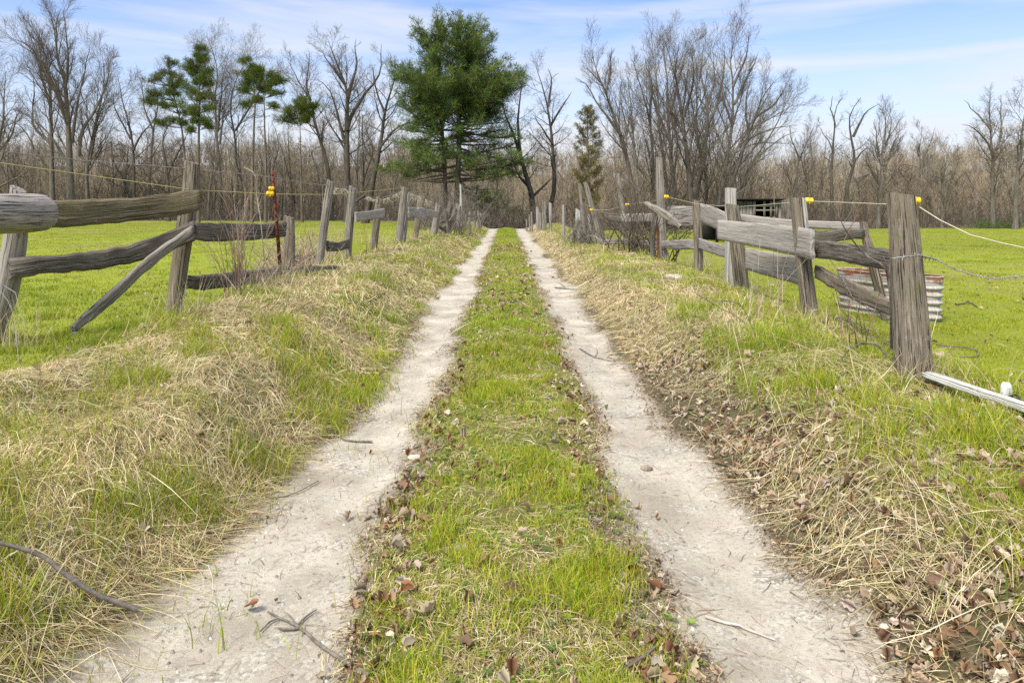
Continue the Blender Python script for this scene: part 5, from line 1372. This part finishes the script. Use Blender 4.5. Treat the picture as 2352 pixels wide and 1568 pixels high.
T('broad dark forked bare tree left of the big pine', 66, [([(800, 505), (798, 432), (795, 332), (798, 232), (790, 190), (770, 140), (757, 92)], 9.5), ([(797, 300), (808, 262), (838, 212), (868, 166), (868, 95)], 5), ([(799, 225), (815, 149), (808, 82)], 4), ([(792, 330), (772, 249), (757, 206), (725, 180)], 3.5), ([(790, 190), (760, 150), (735, 110)], 2.5), ([(796, 350), (765, 300), (745, 262)], 2.5)], 'maple', bark=B_DARK, start=.4, lratio=.28)
T('dark leaning bare tree close to the left side of the big pine', 62, [([(838, 510), (851, 448), (868, 359), (878, 292), (891, 226), (908, 180), (905, 140)], 8), ([(872, 340), (911, 292), (961, 276), (985, 250)], 3), ([(866, 380), (835, 330), (832, 262), (812, 300)], 2.5), ([(884, 260), (860, 200), (855, 150)], 2.8), ([(842, 445), (815, 470), (805, 505)], 3.5)], 'crook', bark=B_DARK, start=.45, lratio=.3)
T('slender pale bare tree left of the leaning dark tree', 84, [([(822, 505), (820, 380), (826, 280), (822, 200)], 2.6)], 'fan', dens=.7, lratio=.3)
T('leaning bare tree on the right side of the big pine', 60, [([(1228, 515), (1222, 460), (1207, 398), (1180, 315), (1160, 256), (1150, 215)], 8.5), ([(1196, 360), (1190, 290), (1197, 199), (1205, 160)], 3.8), ([(1215, 430), (1190, 400), (1170, 340)], 3), ([(1225, 450), (1263, 415), (1275, 405)], 3.4)], 'crook', bark=B_DARK, start=.4, lratio=.3)
T('tall open bare tree with a long right limb, right of the big pine', 64, [([(1252, 520), (1262, 480), (1273, 430), (1270, 332), (1257, 249), (1240, 183), (1232, 148)], 7), ([(1264, 290), (1290, 246), (1312, 214)], 3), ([(1259, 245), (1267, 186), (1262, 150)], 3), ([(1268, 330), (1240, 290), (1222, 262)], 2.4), ([(1276, 360), (1278, 335)], 1.6)], 'crook', bark=B_DARK, start=.42, lratio=.27)
T('bare tree leaning left above the narrow olive conifer', 66, [([(1462, 505), (1441, 365), (1418, 282), (1391, 213), (1368, 159), (1358, 112)], 6.5), ([(1391, 213), (1404, 149), (1404, 108)], 3), ([(1425, 310), (1374, 239), (1350, 199), (1322, 180)], 3.4), ([(1380, 190), (1352, 160), (1340, 150)], 2)], 'fan', start=.35, lratio=.3, twig=B_TWIG)
CL = [
 ('outer left stem of the big right clump, rising almost straight', [([(1478, 505), (1471, 465), (1457, 332), (1447, 232), (1438, 158)], 4.5), ([(1457, 332), (1428, 260), (1420, 200)], 2.5)]),
 ('reddish slim tree in the left half of the right clump', [([(1504, 505), (1500, 448), (1494, 299), (1471, 199), (1454, 140)], 5), ([(1492, 290), (1497, 200), (1480, 140)], 2.8)]),
 ('straight bare tree with a thin pointed top in the right clump', [([(1540, 505), (1524, 365), (1514, 266), (1507, 166), (1504, 96)], 4.5), ([(1516, 280), (1490, 200), (1484, 140)], 2.5)]),
 ('tall middle tree of the right clump with a rounded twiggy top', [([(1556, 505), (1550, 448), (1534, 282), (1530, 199), (1524, 90)], 6), ([(1534, 290), (1556, 200), (1580, 110)], 3.4), ([(1540, 330), (1510, 250), (1496, 180)], 3)]),
 ('thick grey tree in the centre of the right clump', [([(1590, 505), (1587, 448), (1577, 332), (1564, 232), (1550, 166), (1557, 98)], 8), ([(1570, 270), (1590, 190), (1584, 120)], 3.5), ([(1575, 320), (1545, 250), (1535, 190)], 3)]),
 ('thick tree forking just right of the centre of the right clump', [([(1596, 505), (1598, 448), (1617, 349), (1623, 249), (1610, 166), (1622, 98)], 7.5), ([(1620, 300), (1650, 220), (1655, 110)], 3.6), ([(1622, 250), (1640, 190), (1640, 120)], 3)]),
 ('highest tree of the right clump, its narrow top above all the others', [([(1655, 505), (1663, 432), (1680, 299), (1687, 199), (1678, 133), (1690, 64)], 6), ([(1686, 240), (1700, 216), (1733, 149), (1756, 110)], 3.6), ([(1683, 200), (1712, 130), (1718, 76)], 3), ([(1682, 290), (1655, 220), (1650, 170)], 2.6)]),
 ('broad tree on the right of the clump leaning outwards', [([(1668, 505), (1683, 415), (1723, 299), (1756, 216), (1790, 176)], 5.5), ([(1720, 305), (1712, 230), (1730, 180)], 2.6), ([(1735, 270), (1775, 240), (1800, 200)], 2.6)]),
 ('low spreading tree with branches sweeping far right out of the clump', [([(1648, 505), (1657, 432), (1707, 315), (1773, 270), (1834, 232)], 5), ([(1700, 330), (1760, 300), (1820, 290)], 2.4), ([(1690, 350), (1735, 330), (1800, 335)], 2.2)]),
 ('rightmost small tree of the big right clump', [([(1700, 505), (1707, 415), (1756, 332), (1800, 250), (1826, 205)], 4), ([(1740, 360), (1790, 320), (1835, 300)], 2)]),
 ('forked tree filling the back of the right clump', [([(1622, 505), (1620, 400), (1600, 300), (1604, 190), (1598, 120)], 4.5), ([(1612, 350), (1640, 260), (1668, 180)], 3)]),
]
for k, (lb, limbs) in enumerate(CL):
    T(lb, 60 + (k * 5) % 17, limbs, 'fan', dens=.85, start=.16, lratio=.36, twig=(B_TWIG, B_TWIG2)[k % 2], bark=(B_GREY, B_DARK)[k % 3 == 1], group='bare trees of the big clump right of the lane', buds=.036 if k in (3, 5, 9) else None, nb=1)
T('small bare tree fanning right beside the big clump', 70, [([(1828, 505), (1829, 432), (1839, 365), (1873, 282)], 3.2), ([(1838, 370), (1815, 320), (1808, 290)], 1.8)], 'fan', lratio=.36)
T('dark slim wavy bare tree, left one of the wavy pair on the right', 58, [([(1913, 505), (1910, 408), (1919, 320), (1919, 255), (1937, 222)], 4.6), ([(1915, 350), (1903, 310), (1895, 290)], 1.6), ([(1919, 290), (1912, 250), (1914, 220)], 1.6)], 'crook', dens=.6, bark=B_DARK, start=.5, lratio=.2)
T('dark crooked forked bare tree, right one of the wavy pair', 58, [([(1948, 505), (1946, 437), (1963, 370), (1957, 332), (1954, 291), (1957, 258), (1984, 223)], 5.5), ([(1960, 314), (1990, 261), (2022, 238)], 3), ([(1963, 370), (1990, 346), (2013, 330)], 2.4), ([(1946, 470), (1960, 460), (1966, 445)], 2), ([(1956, 382), (1946, 365)], 1.6)], 'crook', dens=.6, bark=B_DARK, start=.5, lratio=.22)
T('fan shaped bare tree right of the wavy pair', 62, [([(2014, 525), (2025, 423), (2028, 364), (2039, 252)], 6.5), ([(2029, 395), (2066, 320), (2086, 279)], 2.6), ([(2026, 380), (2010, 310), (2005, 275)], 2.6), ([(2030, 350), (2055, 290), (2060, 262)], 2.4), ([(2024, 430), (1990, 380), (1972, 350)], 2)], 'fan', dens=1.2, lratio=.34, start=.2)
T('thin upright bare tree right of the fan shaped one', 72, [([(2110, 525), (2110, 452), (2110, 349), (2113, 292)], 3), ([(2111, 390), (2128, 330), (2135, 305)], 1.6), ([(2110, 360), (2098, 320)], 1.4)], 'fan', lratio=.34, dens=.8)
T('yellowish young budding tree at the edge of the right pasture', 64, [([(2163, 527), (2166, 440), (2168, 390), (2171, 335)], 3.2), ([(2168, 470), (2180, 420), (2189, 379)], 2.4), ([(2166, 450), (2150, 400), (2148, 360)], 1.6)], 'fan', lratio=.42, twig=B_TWIG2, buds=.036, nb=1, budcol=((.26, .23, .08), (.22, .2, .09)))
T('large round budding tree near the right edge of the photo', 60, [([(2280, 525), (2280, 408), (2283, 364), (2277, 291), (2271, 215)], 5.5), ([(2283, 364), (2259, 320), (2218, 295), (2192, 290)], 3), ([(2286, 360), (2312, 282), (2318, 215)], 3.2), ([(2278, 300), (2250, 250), (2238, 225)], 2.4), ([(2280, 470), (2240, 430), (2215, 415)], 2), ([(2281, 450), (2320, 410)], 2)], 'maple', lratio=.30, start=.3, buds=.036, nb=1, twig=B_TWIG)
T('budding tree cut off by the right edge of the photo', 57, [([(2332, 525), (2335, 408), (2347, 335), (2352, 195)], 5.5), ([(2340, 370), (2322, 320), (2312, 300)], 2.4), ([(2346, 340), (2380, 260), (2390, 210)], 3)], 'maple', lratio=.32, buds=.036, nb=1)

# slim filler trees standing in the field edge
def slim_tree(px, top, Y, hw, style, dens=.7, twig=None):
    w = random.uniform(-18, 18)
    return ([([(px, 500), (px + w * .3, 430), (px + w * .7, (430 + top) / 2), (px + w, top)], hw), ([(px + w * .4, 420), (px + w * .2 + random.choice((-22, 22)), (400 + top) / 2), (px + w + random.choice((-28, 28)), top + 30)], hw * .6)], style)
zl = [(14, 300, 'near the left edge of the photo'), (45, 330, 'second from the left edge of the photo'), (262, 290, 'just right of the rounded bare tree'), (285, 330, 'left of the crooked bare tree'), (425, 300, 'between the two dark green pines, left stem'), (452, 330, 'short, right behind the spiky topped pine'), (478, 280, 'on the right side of the spiky topped pine'), (560, 300, 'left of the pale trunked pine'), (592, 330, 'between the trunks of the twin pines'), (622, 280, 'just right of the twin pines'), (655, 320, 'halfway from the twin pines to the short round pine'), (672, 250, 'tall, left of the short round crowned pine'), (742, 300, 'right of the short round crowned pine'), (836, 260, 'between the broad forked tree and the leaning dark tree'), (902, 330, 'behind the lower left boughs of the big pine'), (1140, 300, 'behind the lower right boughs of the big pine'), (1300, 390, 'short, left of the olive conifer'), (1330, 400, 'close beside the olive conifer'), (1420, 330, 'just right of the olive conifer'), (1860, 320, 'first right of the big clump'), (1884, 300, 'left of the dark wavy pair'), (1975, 400, 'between the wavy pair and the fan shaped tree'), (2060, 380, 'just right of the fan shaped tree'), (2080, 360, 'halfway from the fan shaped tree to the fat post'), (2140, 375, 'left of the yellowish young tree'), (2200, 385, 'right of the yellowish young tree'), (2235, 370, 'left of the large round budding tree')]
for k, (px, top, wh) in enumerate(zl):
    limbs, st = slim_tree(px, top, 0, 2.0 + R() * 1.2, ('fan', 'maple', 'crook')[k % 3])
    side = 'left' if px < 1160 else 'right'
    T('slim bare tree ' + wh, 78 + (k * 7) % 14, limbs, st, dens=.6, lratio=.34, group='slim bare trees at the edge of the %s wood' % side, twig=(B_TWIG, B_TWIG2)[k % 2], bark=(B_GREY, B_DARK)[k % 2])

# ------------------------------------------------------------------ conifers
def tufts(c, d, length, width, n, cols, p, shade=None):
    """n needles-sprays at each centre c along direction d"""
    m = len(c); C0 = np.repeat(c, n, 0); D0 = np.repeat(d, n, 0)
    v = D0 * 0.55 + rng.normal(0, .55, (m * n, 3)) + np.array([0, 0, .12]); v /= np.linalg.norm(v, axis=1, keepdims=True)
    s = np.cross(v, rng.normal(0, 1, (m * n, 3))); s /= np.linalg.norm(s, axis=1, keepdims=True) + 1e-9
    L = length * (0.6 + .7 * rng.random((m * n, 1))); W = width * (0.6 + .8 * rng.random((m * n, 1)))
    st = C0 + rng.normal(0, length * .18, C0.shape)
    V = np.stack([st - s * W * .3, st + v * L * .6 - s * W, st + v * L, st + v * L * .6 + s * W], 1).reshape(-1, 3)
    cc = colvar(m, cols, p); cc = np.repeat(cc, n, 0) * (0.85 + .3 * rng.random((m * n, 1)))
    return V, np.arange(m * n * 4).reshape(-1, 4), np.repeat(cc, 4, 0)
def conifer(name, label, Y, trunks, branches, cols, p, tl, tw, tn, sub, tdens, fs=.28, bark=B_PINE, droop=0.0, dead=(), cat='tree', rbr=.07):
    """trunks: pixel paths; branches: (start xyz, end xyz, clump scale)"""
    X0 = P(trunks[0][0][0][0], 500, Y).x; g0 = gz(X0, Y)
    t = thing(name, label, cat, (X0, Y, g0))
    tr = []
    for path, hw in trunks:
        pts = [P3(a, b, Y) for a, b in path]; pts = [np.array([pts[0][0], Y, g0 - .4])] + [q for q in pts if q[2] > g0 + .2]
        q = smooth_path(pts, 26); s = np.linspace(0, 1, 26); tr.append((q, hw / F * Y * (1 - s * .93)))
    fixed = []
    for a, b, cl in branches:
        a = np.array(a, float); b = np.array(b, float)
        best = min(((abs(np.interp(a[2], q[:, 2], q[:, 0]) - a[0]), j) for j, (q, r) in enumerate(tr)))[1]
        q = tr[best][0]; z = min(a[2], q[-1, 2]); na = np.array([np.interp(z, q[:, 2], q[:, 0]), np.interp(z, q[:, 2], q[:, 1]), z])
        fixed.append((na, b, cl))
    branches = fixed
    V, Fq, G = tubes(tr, 9); mk('trunk', V, Fq, bark, t, smooth=True)
    polys = []; cs = []; ds = []
    for a, b, cl in branches:
        a, b = np.array(a, float), np.array(b, float); L = np.linalg.norm(b - a); d = (b - a) / L
        n = max(5, int(L / .5)); s = np.linspace(0, 1, n)[:, None]
        q = a * (1 - s) + b * s; q[:, 2] += (s * (1 - s))[:, 0] * L * (-.18 if droop >= 0 else .2); q += rng.normal(0, .06, q.shape) * s
        polys.append((q, np.linspace(rbr * min(1.6, L / 3), .012, n)))
        if cl <= 0: 
            for k in range(4):
                i = rng.integers(1, n - 1); e = q[i] + (d + rng.normal(0, .6, 3)) * L * .2
                polys.append((np.array([q[i], (q[i] + e) / 2 + rng.normal(0, .05, 3), e]), np.array([.02, .014, .008])))
            continue
        ns = max(4, int(sub * L))
        for k in range(ns):
            f = fs + (1 - fs) * (k + rng.random()) / ns; i = min(int(f * (n - 1)), n - 2); o = q[i] * (1 - (f * (n - 1) - i)) + q[i + 1] * (f * (n - 1) - i)
            sl = cl * L * (.36 * (1.15 - f * .8)) * (.6 + .8 * rng.random())
            sd = d * .75 + np.array([rng.normal(0, .55), rng.normal(0, .55), rng.normal(.16, .28)]); sd /= np.linalg.norm(sd)
            e = o + sd * sl; polys.append((np.array([o, e]), np.array([.018, .008])))
            m = max(2, int(tdens * sl))
            fr = (.15 + .85 * rng.random(m))[:, None]; c = o + (e - o) * fr + rng.normal(0, .10, (m, 3)) * sl ** .5
            cs.append(c); ds.append(np.repeat(sd[None] * .8 + [[0, 0, .25]], m, 0))
    V, Fq, G = tubes(polys, 4); mk('branches', V, Fq, bark, t, smooth=False)
    c = np.concatenate(cs); d = np.concatenate(ds)
    V, Fq, C = tufts(c, d, tl, tw, tn, cols, p)
    k = np.repeat(fbm(c[:, 0] * .8, c[:, 2] * .8, 5, 2) , tn * 4)[:, None]
    C = C * (0.72 + .56 * k)
    mk('crown', V, Fq, M_NEEDLE, t, col=C)
    print(label[:30], len(c) * tn)
    return t
def interp(tab, y): 
    a = np.array(tab, float); return np.interp(y, a[:, 0], a[:, 1])
# the big white pine
YP = 56.0
prL = [(28, 70), (50, 95), (73, 112), (100, 104), (133, 104), (160, 140), (183, 146), (216, 134), (249, 118), (280, 140), (299, 158), (332, 165), (375, 163), (400, 150), (420, 60), (500, 20)]
prR = [(28, 55), (50, 66), (73, 78), (100, 100), (133, 118), (160, 160), (183, 168), (216, 150), (249, 140), (280, 130), (310, 140), (332, 150), (375, 178), (400, 150), (440, 140), (480, 150)]
br = []
trk = [([(1049, 510), (1051, 430), (1054, 330), (1052, 230), (1056, 120), (1060, 45)], 9), ([(1024, 505), (1022, 400), (1018, 330), (1012, 220), (1010, 120), (1000, 46)], 6.5)]
def onpx(px, py, dy): return np.array(P(px, py, YP)) * [1, 1, 1] + np.array([0, dy, 0])
nb_ = 0
for y in np.concatenate([np.linspace(36, 250, 270), np.linspace(252, 408, 64)]):
    az = nb_ * 2.399 + R() * .5; nb_ += 1
    cx = 1045 if y < 120 else 1040
    w = interp(prR, y) if math.cos(az) > 0 else interp(prL, y)
    wy = (interp(prR, y) + interp(prL, y)) / 2
    if y > 60 and y < 250: y = y + 9 * math.sin(y / 4.2 + az)
    bough = float(fbm(np.array([az % 6.283 * 1.1 + 3]), np.array([y / 26.0]), 19, 2)[0])
    if bough < .44 and R() < .82: continue
    k = (.80 + .22 * R() if R() < .66 else .25 + .5 * R()) * (.62 + .72 * bough) if y > 60 else .3 + .7 * R()
    ex = cx + w * k * math.cos(az); ey_ = wy / F * YP * k * math.sin(az) * .8
    ex = min(max(ex, cx - interp(prL, y) * 1.0), cx + interp(prR, y) * 1.0)
    drop = (26 + 48 * R()) * (1 if y < 250 else .35)
    sx = (1056 if math.cos(az) > -.2 else 1012)
    sy = min(y + drop, 415)
    reach = min(1, 0.35 + abs(math.cos(az)))
    br.append((onpx(sx, sy, 0), onpx(ex, y, ey_), 1.0 if y < 260 else .9))
for (sx, sy, ex, ey2, dy) in [(1050, 350, 900, 378, 1), (1050, 380, 885, 392, -1), (1054, 340, 1218, 372, 0), (1054, 360, 1190, 398, 1.5), (1020, 330, 905, 325, 0), (1054, 300, 1205, 318, -1), (1054, 420, 1150, 450, -1), (1054, 430, 1190, 488, 0), (1054, 410, 1120, 462, 2), (1054, 300, 1120, 330, 2),
                         (1010, 300, 960, 360, -2), (1010, 320, 985, 372, -2.5), (1010, 300, 940, 335, -2), (1010, 310, 1005, 365, -3), (1030, 250, 960, 300, -2), (1054, 400, 1165, 402, -2), (1020, 380, 930, 408, 0), (1054, 430, 1145, 500, 1)]:
    br.append((onpx(sx, sy, 0), onpx(ex, ey2, dy), 1.0))
for k in range(20):
    y = random.uniform(55, 255); x = random.uniform(1000, 1075); w = (interp(prR, y) + interp(prL, y)) / 2
    br.append((onpx(random.choice((1012, 1054)), y + random.uniform(20, 50), 0), onpx(x + random.uniform(-25, 25), y, random.choice((-1, 1)) * w / F * YP * random.uniform(.3, .85)), 1.1))
for k in range(34):
    y = random.uniform(255, 440); s = random.choice((-1, 1)); br.append((onpx(1045, y, 0), onpx(1045 + s * random.uniform(30, 120), y + random.uniform(-15, 25), random.uniform(-3, 3)), 0))
conifer('pine_tree', 'huge dark green pine with twin trunks standing at the end of the lane', YP, trk, br,
        [(0.082, 0.130, 0.034), (0.13, 0.185, 0.042), (0.21, 0.245, 0.055), (0.045, 0.08, 0.027)], [.34, .32, .18, .16], .42, .014, 15, 3.0, 4.2)
# red pines on the left
def red_pine(label, Y, trunk, hw, cx, tops, blobs, dead=10):
    br = []
    for (bx, by, r) in blobs:
        for k in range(6):
            a = R() * 6.28; rr = r * (.35 + 1.15 * R())
            e = np.array(P(bx + rr * math.cos(a), by - abs(rr * math.sin(a)) * .6 + r * .2, Y)) + [0, random.uniform(-1, 1) * r / F * Y, 0]
            s = np.array(P(cx + (bx - cx) * .35, by + r * 1.0, Y)); br.append((s, e, 1.0))
    top, bot = min(b[1] for b in blobs), 470
    for k in range(dead):
        y = random.uniform(top + 90, bot - 30); s = random.choice((-1, 1)); br.append((np.array(P(cx, y, Y)), np.array(P(cx + s * random.uniform(6, 22), y + random.uniform(-16, 14), Y)) + [0, random.uniform(-2, 2), 0], 0))
    conifer('pine_tree', label, Y, [(trunk, hw)], br, [(0.07, 0.11, 0.02), (0.11, 0.155, 0.026), (0.16, 0.17, 0.038), (0.21, 0.15, 0.05)], [.40, .34, .18, .08], .46, .013, 17, 2.4, 3.0, fs=.60, rbr=.05)
red_pine('left pine of the dark green pair with an open tufted crown', 68, [(418, 505), (425, 400), (418, 300), (400, 220), (388, 140)], 4.2, 402, 0, [(388, 145, 14), (375, 170, 18), (402, 178, 20), (352, 185, 14), (352, 215, 16), (395, 275, 14), (368, 285, 9), (418, 285, 10), (385, 210, 24), (412, 215, 18), (338, 235, 10), (375, 245, 16), (408, 245, 16), (420, 190, 12), (430, 260, 16), (398, 195, 18)])
red_pine('tallest spiky topped pine of the dark green pair', 66, [(456, 505), (455, 400), (457, 300), (458, 200), (459, 105)], 4.6, 457, 0, [(459, 112, 10), (455, 128, 13), (445, 142, 13), (472, 140, 13), (480, 165, 14), (455, 155, 16), (436, 168, 12), (468, 180, 18), (446, 190, 18), (484, 195, 12), (430, 205, 14), (460, 215, 20), (440, 230, 20), (478, 225, 14), (455, 248, 18), (484, 250, 10), (448, 280, 12), (470, 278, 12), (440, 300, 7), (480, 292, 7), (440, 262, 14), (425, 158, 10)])
red_pine('pale trunked pine with a flat dark crown, left of the twin pines', 67, [(578, 505), (580, 400), (583, 300), (585, 215), (570, 135)], 4.8, 578, 0, [(565, 140, 13), (572, 160, 16), (556, 172, 12), (590, 160, 12), (575, 185, 16), (560, 195, 12), (596, 178, 14), (555, 210, 8), (560, 240, 6), (592, 230, 8)])
red_pine('darker pine with a wide right hand crown of the twin pines', 66, [(610, 505), (611, 400), (608, 300), (606, 215), (600, 170)], 4.4, 607, 0, [(600, 165, 14), (620, 175, 15), (640, 180, 13), (604, 192, 18), (630, 195, 16), (648, 190, 9), (615, 210, 13), (640, 215, 10), (590, 205, 10), (585, 232, 7), (632, 245, 7)], 18)
red_pine('short round crowned pine on a bare trunk between the twin pines and the forked tree', 64, [(694, 505), (692, 420), (690, 330), (688, 240)], 3.6, 689, 0, [(686, 232, 13), (680, 248, 16), (700, 246, 16), (665, 260, 16), (690, 262, 20), (712, 262, 13), (654, 274, 12), (680, 275, 16), (705, 275, 13), (728, 245, 8)], 14)
# olive conifer right of the lane
br = []
for k in range(110):
    y = 244 + (490 - 244) * (k / 110) ** 1.1; az = k * 2.4 + R()
    w = np.interp(y, [244, 270, 300, 340, 380, 430, 490], [10, 24, 30, 32, 38, 34, 20]) * (.6 + .5 * R())
    if R() < np.interp(y, [330, 420], [0.05, .45]): continue
    br.append((np.array(P(1352, y + 14, 60)), np.array(P(1352 + w * math.cos(az), y, 60)) + [0, w / F * 60 * math.sin(az), 0], 1.0))
conifer('conifer', 'narrow olive brown conifer right of the lane behind the leaning posts', 60, [([(1354, 510), (1352, 400), (1350, 300), (1350, 242)], 4)], br, [(0.19, 0.165, 0.055), (0.24, 0.205, 0.07), (0.13, 0.125, 0.045)], [.4, .35, .25], .30, .014, 14, 5.0, 7.0, rbr=.035)

# ------------------------------------------------------------------ brush and the far woods
def brush(name, label, cat, specs, twig, kind=None, nstem=30, hgt=2.0, spread=1.6, leafcol=None, ln=0):
    polys = []; tips = []
    for (px, Y) in specs:
        X = P(px, 0, Y).x; g = gz(X, Y)
        for k in range(nstem):
            x, y = X + random.gauss(0, spread * .5), Y + random.gauss(0, spread * .3)
            d = nrm((random.gauss(0, .4), random.gauss(0, .4), 1)); L = hgt * (.4 + .8 * R()); p = (x, y, g - .1); pts = [p]
            for s in range(4):
                d = nrm((d[0] + random.gauss(0, .22), d[1] + random.gauss(0, .22), d[2] - .05 * s)); p = tuple(p[i] + d[i] * L / 4 for i in range(3)); pts.append(p)
            polys.append((pts, [.016, .014, .011, .008, .005])); tips.append(p)
            for b in range(4):
                q = pts[1 + b % 4]; e = nrm((d[0] + random.gauss(0, .8), d[1] + random.gauss(0, .8), .6 + random.gauss(0, .5))); l = L * .35 * R()
                polys.append(([q, tuple(q[i] + e[i] * l for i in range(3))], [.009, .004]))
    V, Fq, G = tubes(polys, 3); m = Mix().add(V, Fq, None, (.3, .25, .2))
    o = m.build(name, twig, smooth=False); tag(o, label, cat, kind=kind)
    return o
brush('brushwood', 'tangle of bare undergrowth along the foot of the left wood', 'undergrowth', [(x, random.uniform(72, 84)) for x in range(-20, 1010, 8)], B_TWIG, 'stuff', 16, 2.4, 3.0)
brush('brushwood', 'tangle of bare undergrowth along the foot of the right wood', 'undergrowth', [(x, random.uniform(62, 72)) for x in range(1230, 2400, 8)], B_TWIG, 'stuff', 14, 2.2, 2.8)
brush('brushwood', 'dense brown brush closing the view where the lane dips', 'undergrowth', [(x, random.uniform(50, 66)) for x in range(1105, 1260, 6)], B_TWIG, 'stuff', 22, 3.0, 1.4)
brush('dead_brush', 'mound of grey dead twigs under the big pine', 'brush', [(x, random.uniform(50, 54)) for x in range(985, 1085, 9)], B_TWIG2, None, 36, 3.2, 1.6)
brush('thicket', 'reddish thicket of bare stems at the foot of the big right clump', 'thicket', [(x, random.uniform(48, 56)) for x in range(1440, 1560, 11)], B_TWIG, None, 22, 4.2, 2.0)
brush('dead_brush', 'small grey tangle of dead twigs round the rotten leaning posts on the left', 'brush', [(1018, 26), (1030, 27), (1042, 28), (1052, 30)], B_TWIG2, None, 30, 1.0, .8)
brush('dead_brush', 'grey twig tangle at the foot of the leaning split posts on the right', 'brush', [(1335, 21.5), (1342, 21.2), (1350, 21), (1358, 20.8), (1366, 20.5)], B_TWIG2, None, 22, .9, .6)
brush('dead_brush', 'twiggy growth between the tallest slim post and its neighbour', 'brush', [(1455, 17.5), (1480, 17), (1500, 16.6)], B_TWIG, None, 24, 1.9, .6)
brush('dead_bush', 'pinkish dry leafy bush behind the stub post', 'bush', [(668, 13.5), (690, 14.5), (700, 14)], flat_mat("dry_bush_stems", (.42, .31, .24), .9, c2=(.3, .22, .17)), None, 60, .95, .6)
o = brush('evergreen_bush', 'small green bush under the round budding tree at the right', 'bush', [(2285, 60)], flat_mat("green_bush_stems", (.07, .11, .025), .9, c2=(.1, .14, .04)), None, 240, 1.2, 1.9)

def woods():
    m = Mix(); T0, T1, C0, C1 = [], [], [], []
    for k in range(3900):
        near = k < 800
        Y = random.uniform(79, 100) if near else 96 + 165 * random.random() ** 1.1
        X = random.uniform(-.86, .86) * Y
        if X > 4 and near: Y -= 10
        if abs(X) < 6 and Y < 84: continue
        clump = float(fbm(np.array([X * .05]), np.array([Y * .05]), 7, 2)[0])
        g = gz(X, Y); H = (random.uniform(2.5, 6.5) if near else random.choice((random.uniform(5.5, 9.8), random.uniform(5.5, 9.8), random.uniform(9, 13)))) * (0.7 + .6 * clump)
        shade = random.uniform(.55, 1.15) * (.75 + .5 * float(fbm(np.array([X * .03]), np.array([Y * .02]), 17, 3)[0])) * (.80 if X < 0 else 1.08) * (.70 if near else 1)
        hue = np.array([1, random.uniform(.94, 1.0), random.uniform(.85, 1.0)])
        lx, ly = random.gauss(0, .10), random.gauss(0, .10)
        p = (X, Y, g - .3); pts = [p]; d = nrm((lx, ly, 1))
        for s in range(4):
            d = nrm((d[0] + random.gauss(0, .10), d[1] + random.gauss(0, .10), d[2])); p = tuple(p[i] + d[i] * H / 4 for i in range(3)); pts.append(p)
        big = random.random() < .26
        if big: H *= 1.32
        r = random.uniform(.09, .16) if big else (random.uniform(.02, .05) if near else random.uniform(.03, .10))
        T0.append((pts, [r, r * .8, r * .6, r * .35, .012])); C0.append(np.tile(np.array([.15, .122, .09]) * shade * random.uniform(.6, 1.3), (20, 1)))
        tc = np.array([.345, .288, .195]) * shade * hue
        for b in range(15 if near else 19):
            f = .15 + .85 * R(); i = min(int(f * 4), 3); t = f * 4 - i
            q = tuple(pts[i][j] * (1 - t) + pts[i + 1][j] * t for j in range(3)); a = R() * 6.28; l = H * .34 * (1.2 - f) * (.5 + .9 * R())
            u = random.uniform(.5, 1.3)
            mid_ = (q[0] + math.cos(a) * l * .4, q[1] + math.sin(a) * l * .3, q[2] + l * .3 * u)
            e = (q[0] + math.cos(a) * l * .62, q[1] + math.sin(a) * l * .5, q[2] + l * .85 * u)
            T1.append(([q, mid_, e], [.026, .020, .010])); C1.append(np.tile(tc, (9, 1)))
            for t_ in range(3):
                s_ = .2 + .7 * R(); w = tuple(mid_[j] + (e[j] - mid_[j]) * s_ if s_ > .4 else q[j] + (mid_[j] - q[j]) * (s_ + .4) for j in range(3)); a2 = R() * 6.28; l2 = l * random.uniform(.3, .6)
                T1.append(([w, (w[0] + math.cos(a2) * l2 * .6, w[1] + math.sin(a2) * l2 * .6, w[2] + l2 * .7)], [.018, .010])); C1.append(np.tile(tc, (6, 1)))
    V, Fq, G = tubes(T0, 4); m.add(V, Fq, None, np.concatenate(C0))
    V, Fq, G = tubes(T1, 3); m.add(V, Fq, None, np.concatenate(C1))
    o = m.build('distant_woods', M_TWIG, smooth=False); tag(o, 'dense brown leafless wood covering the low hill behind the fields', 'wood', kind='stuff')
woods()
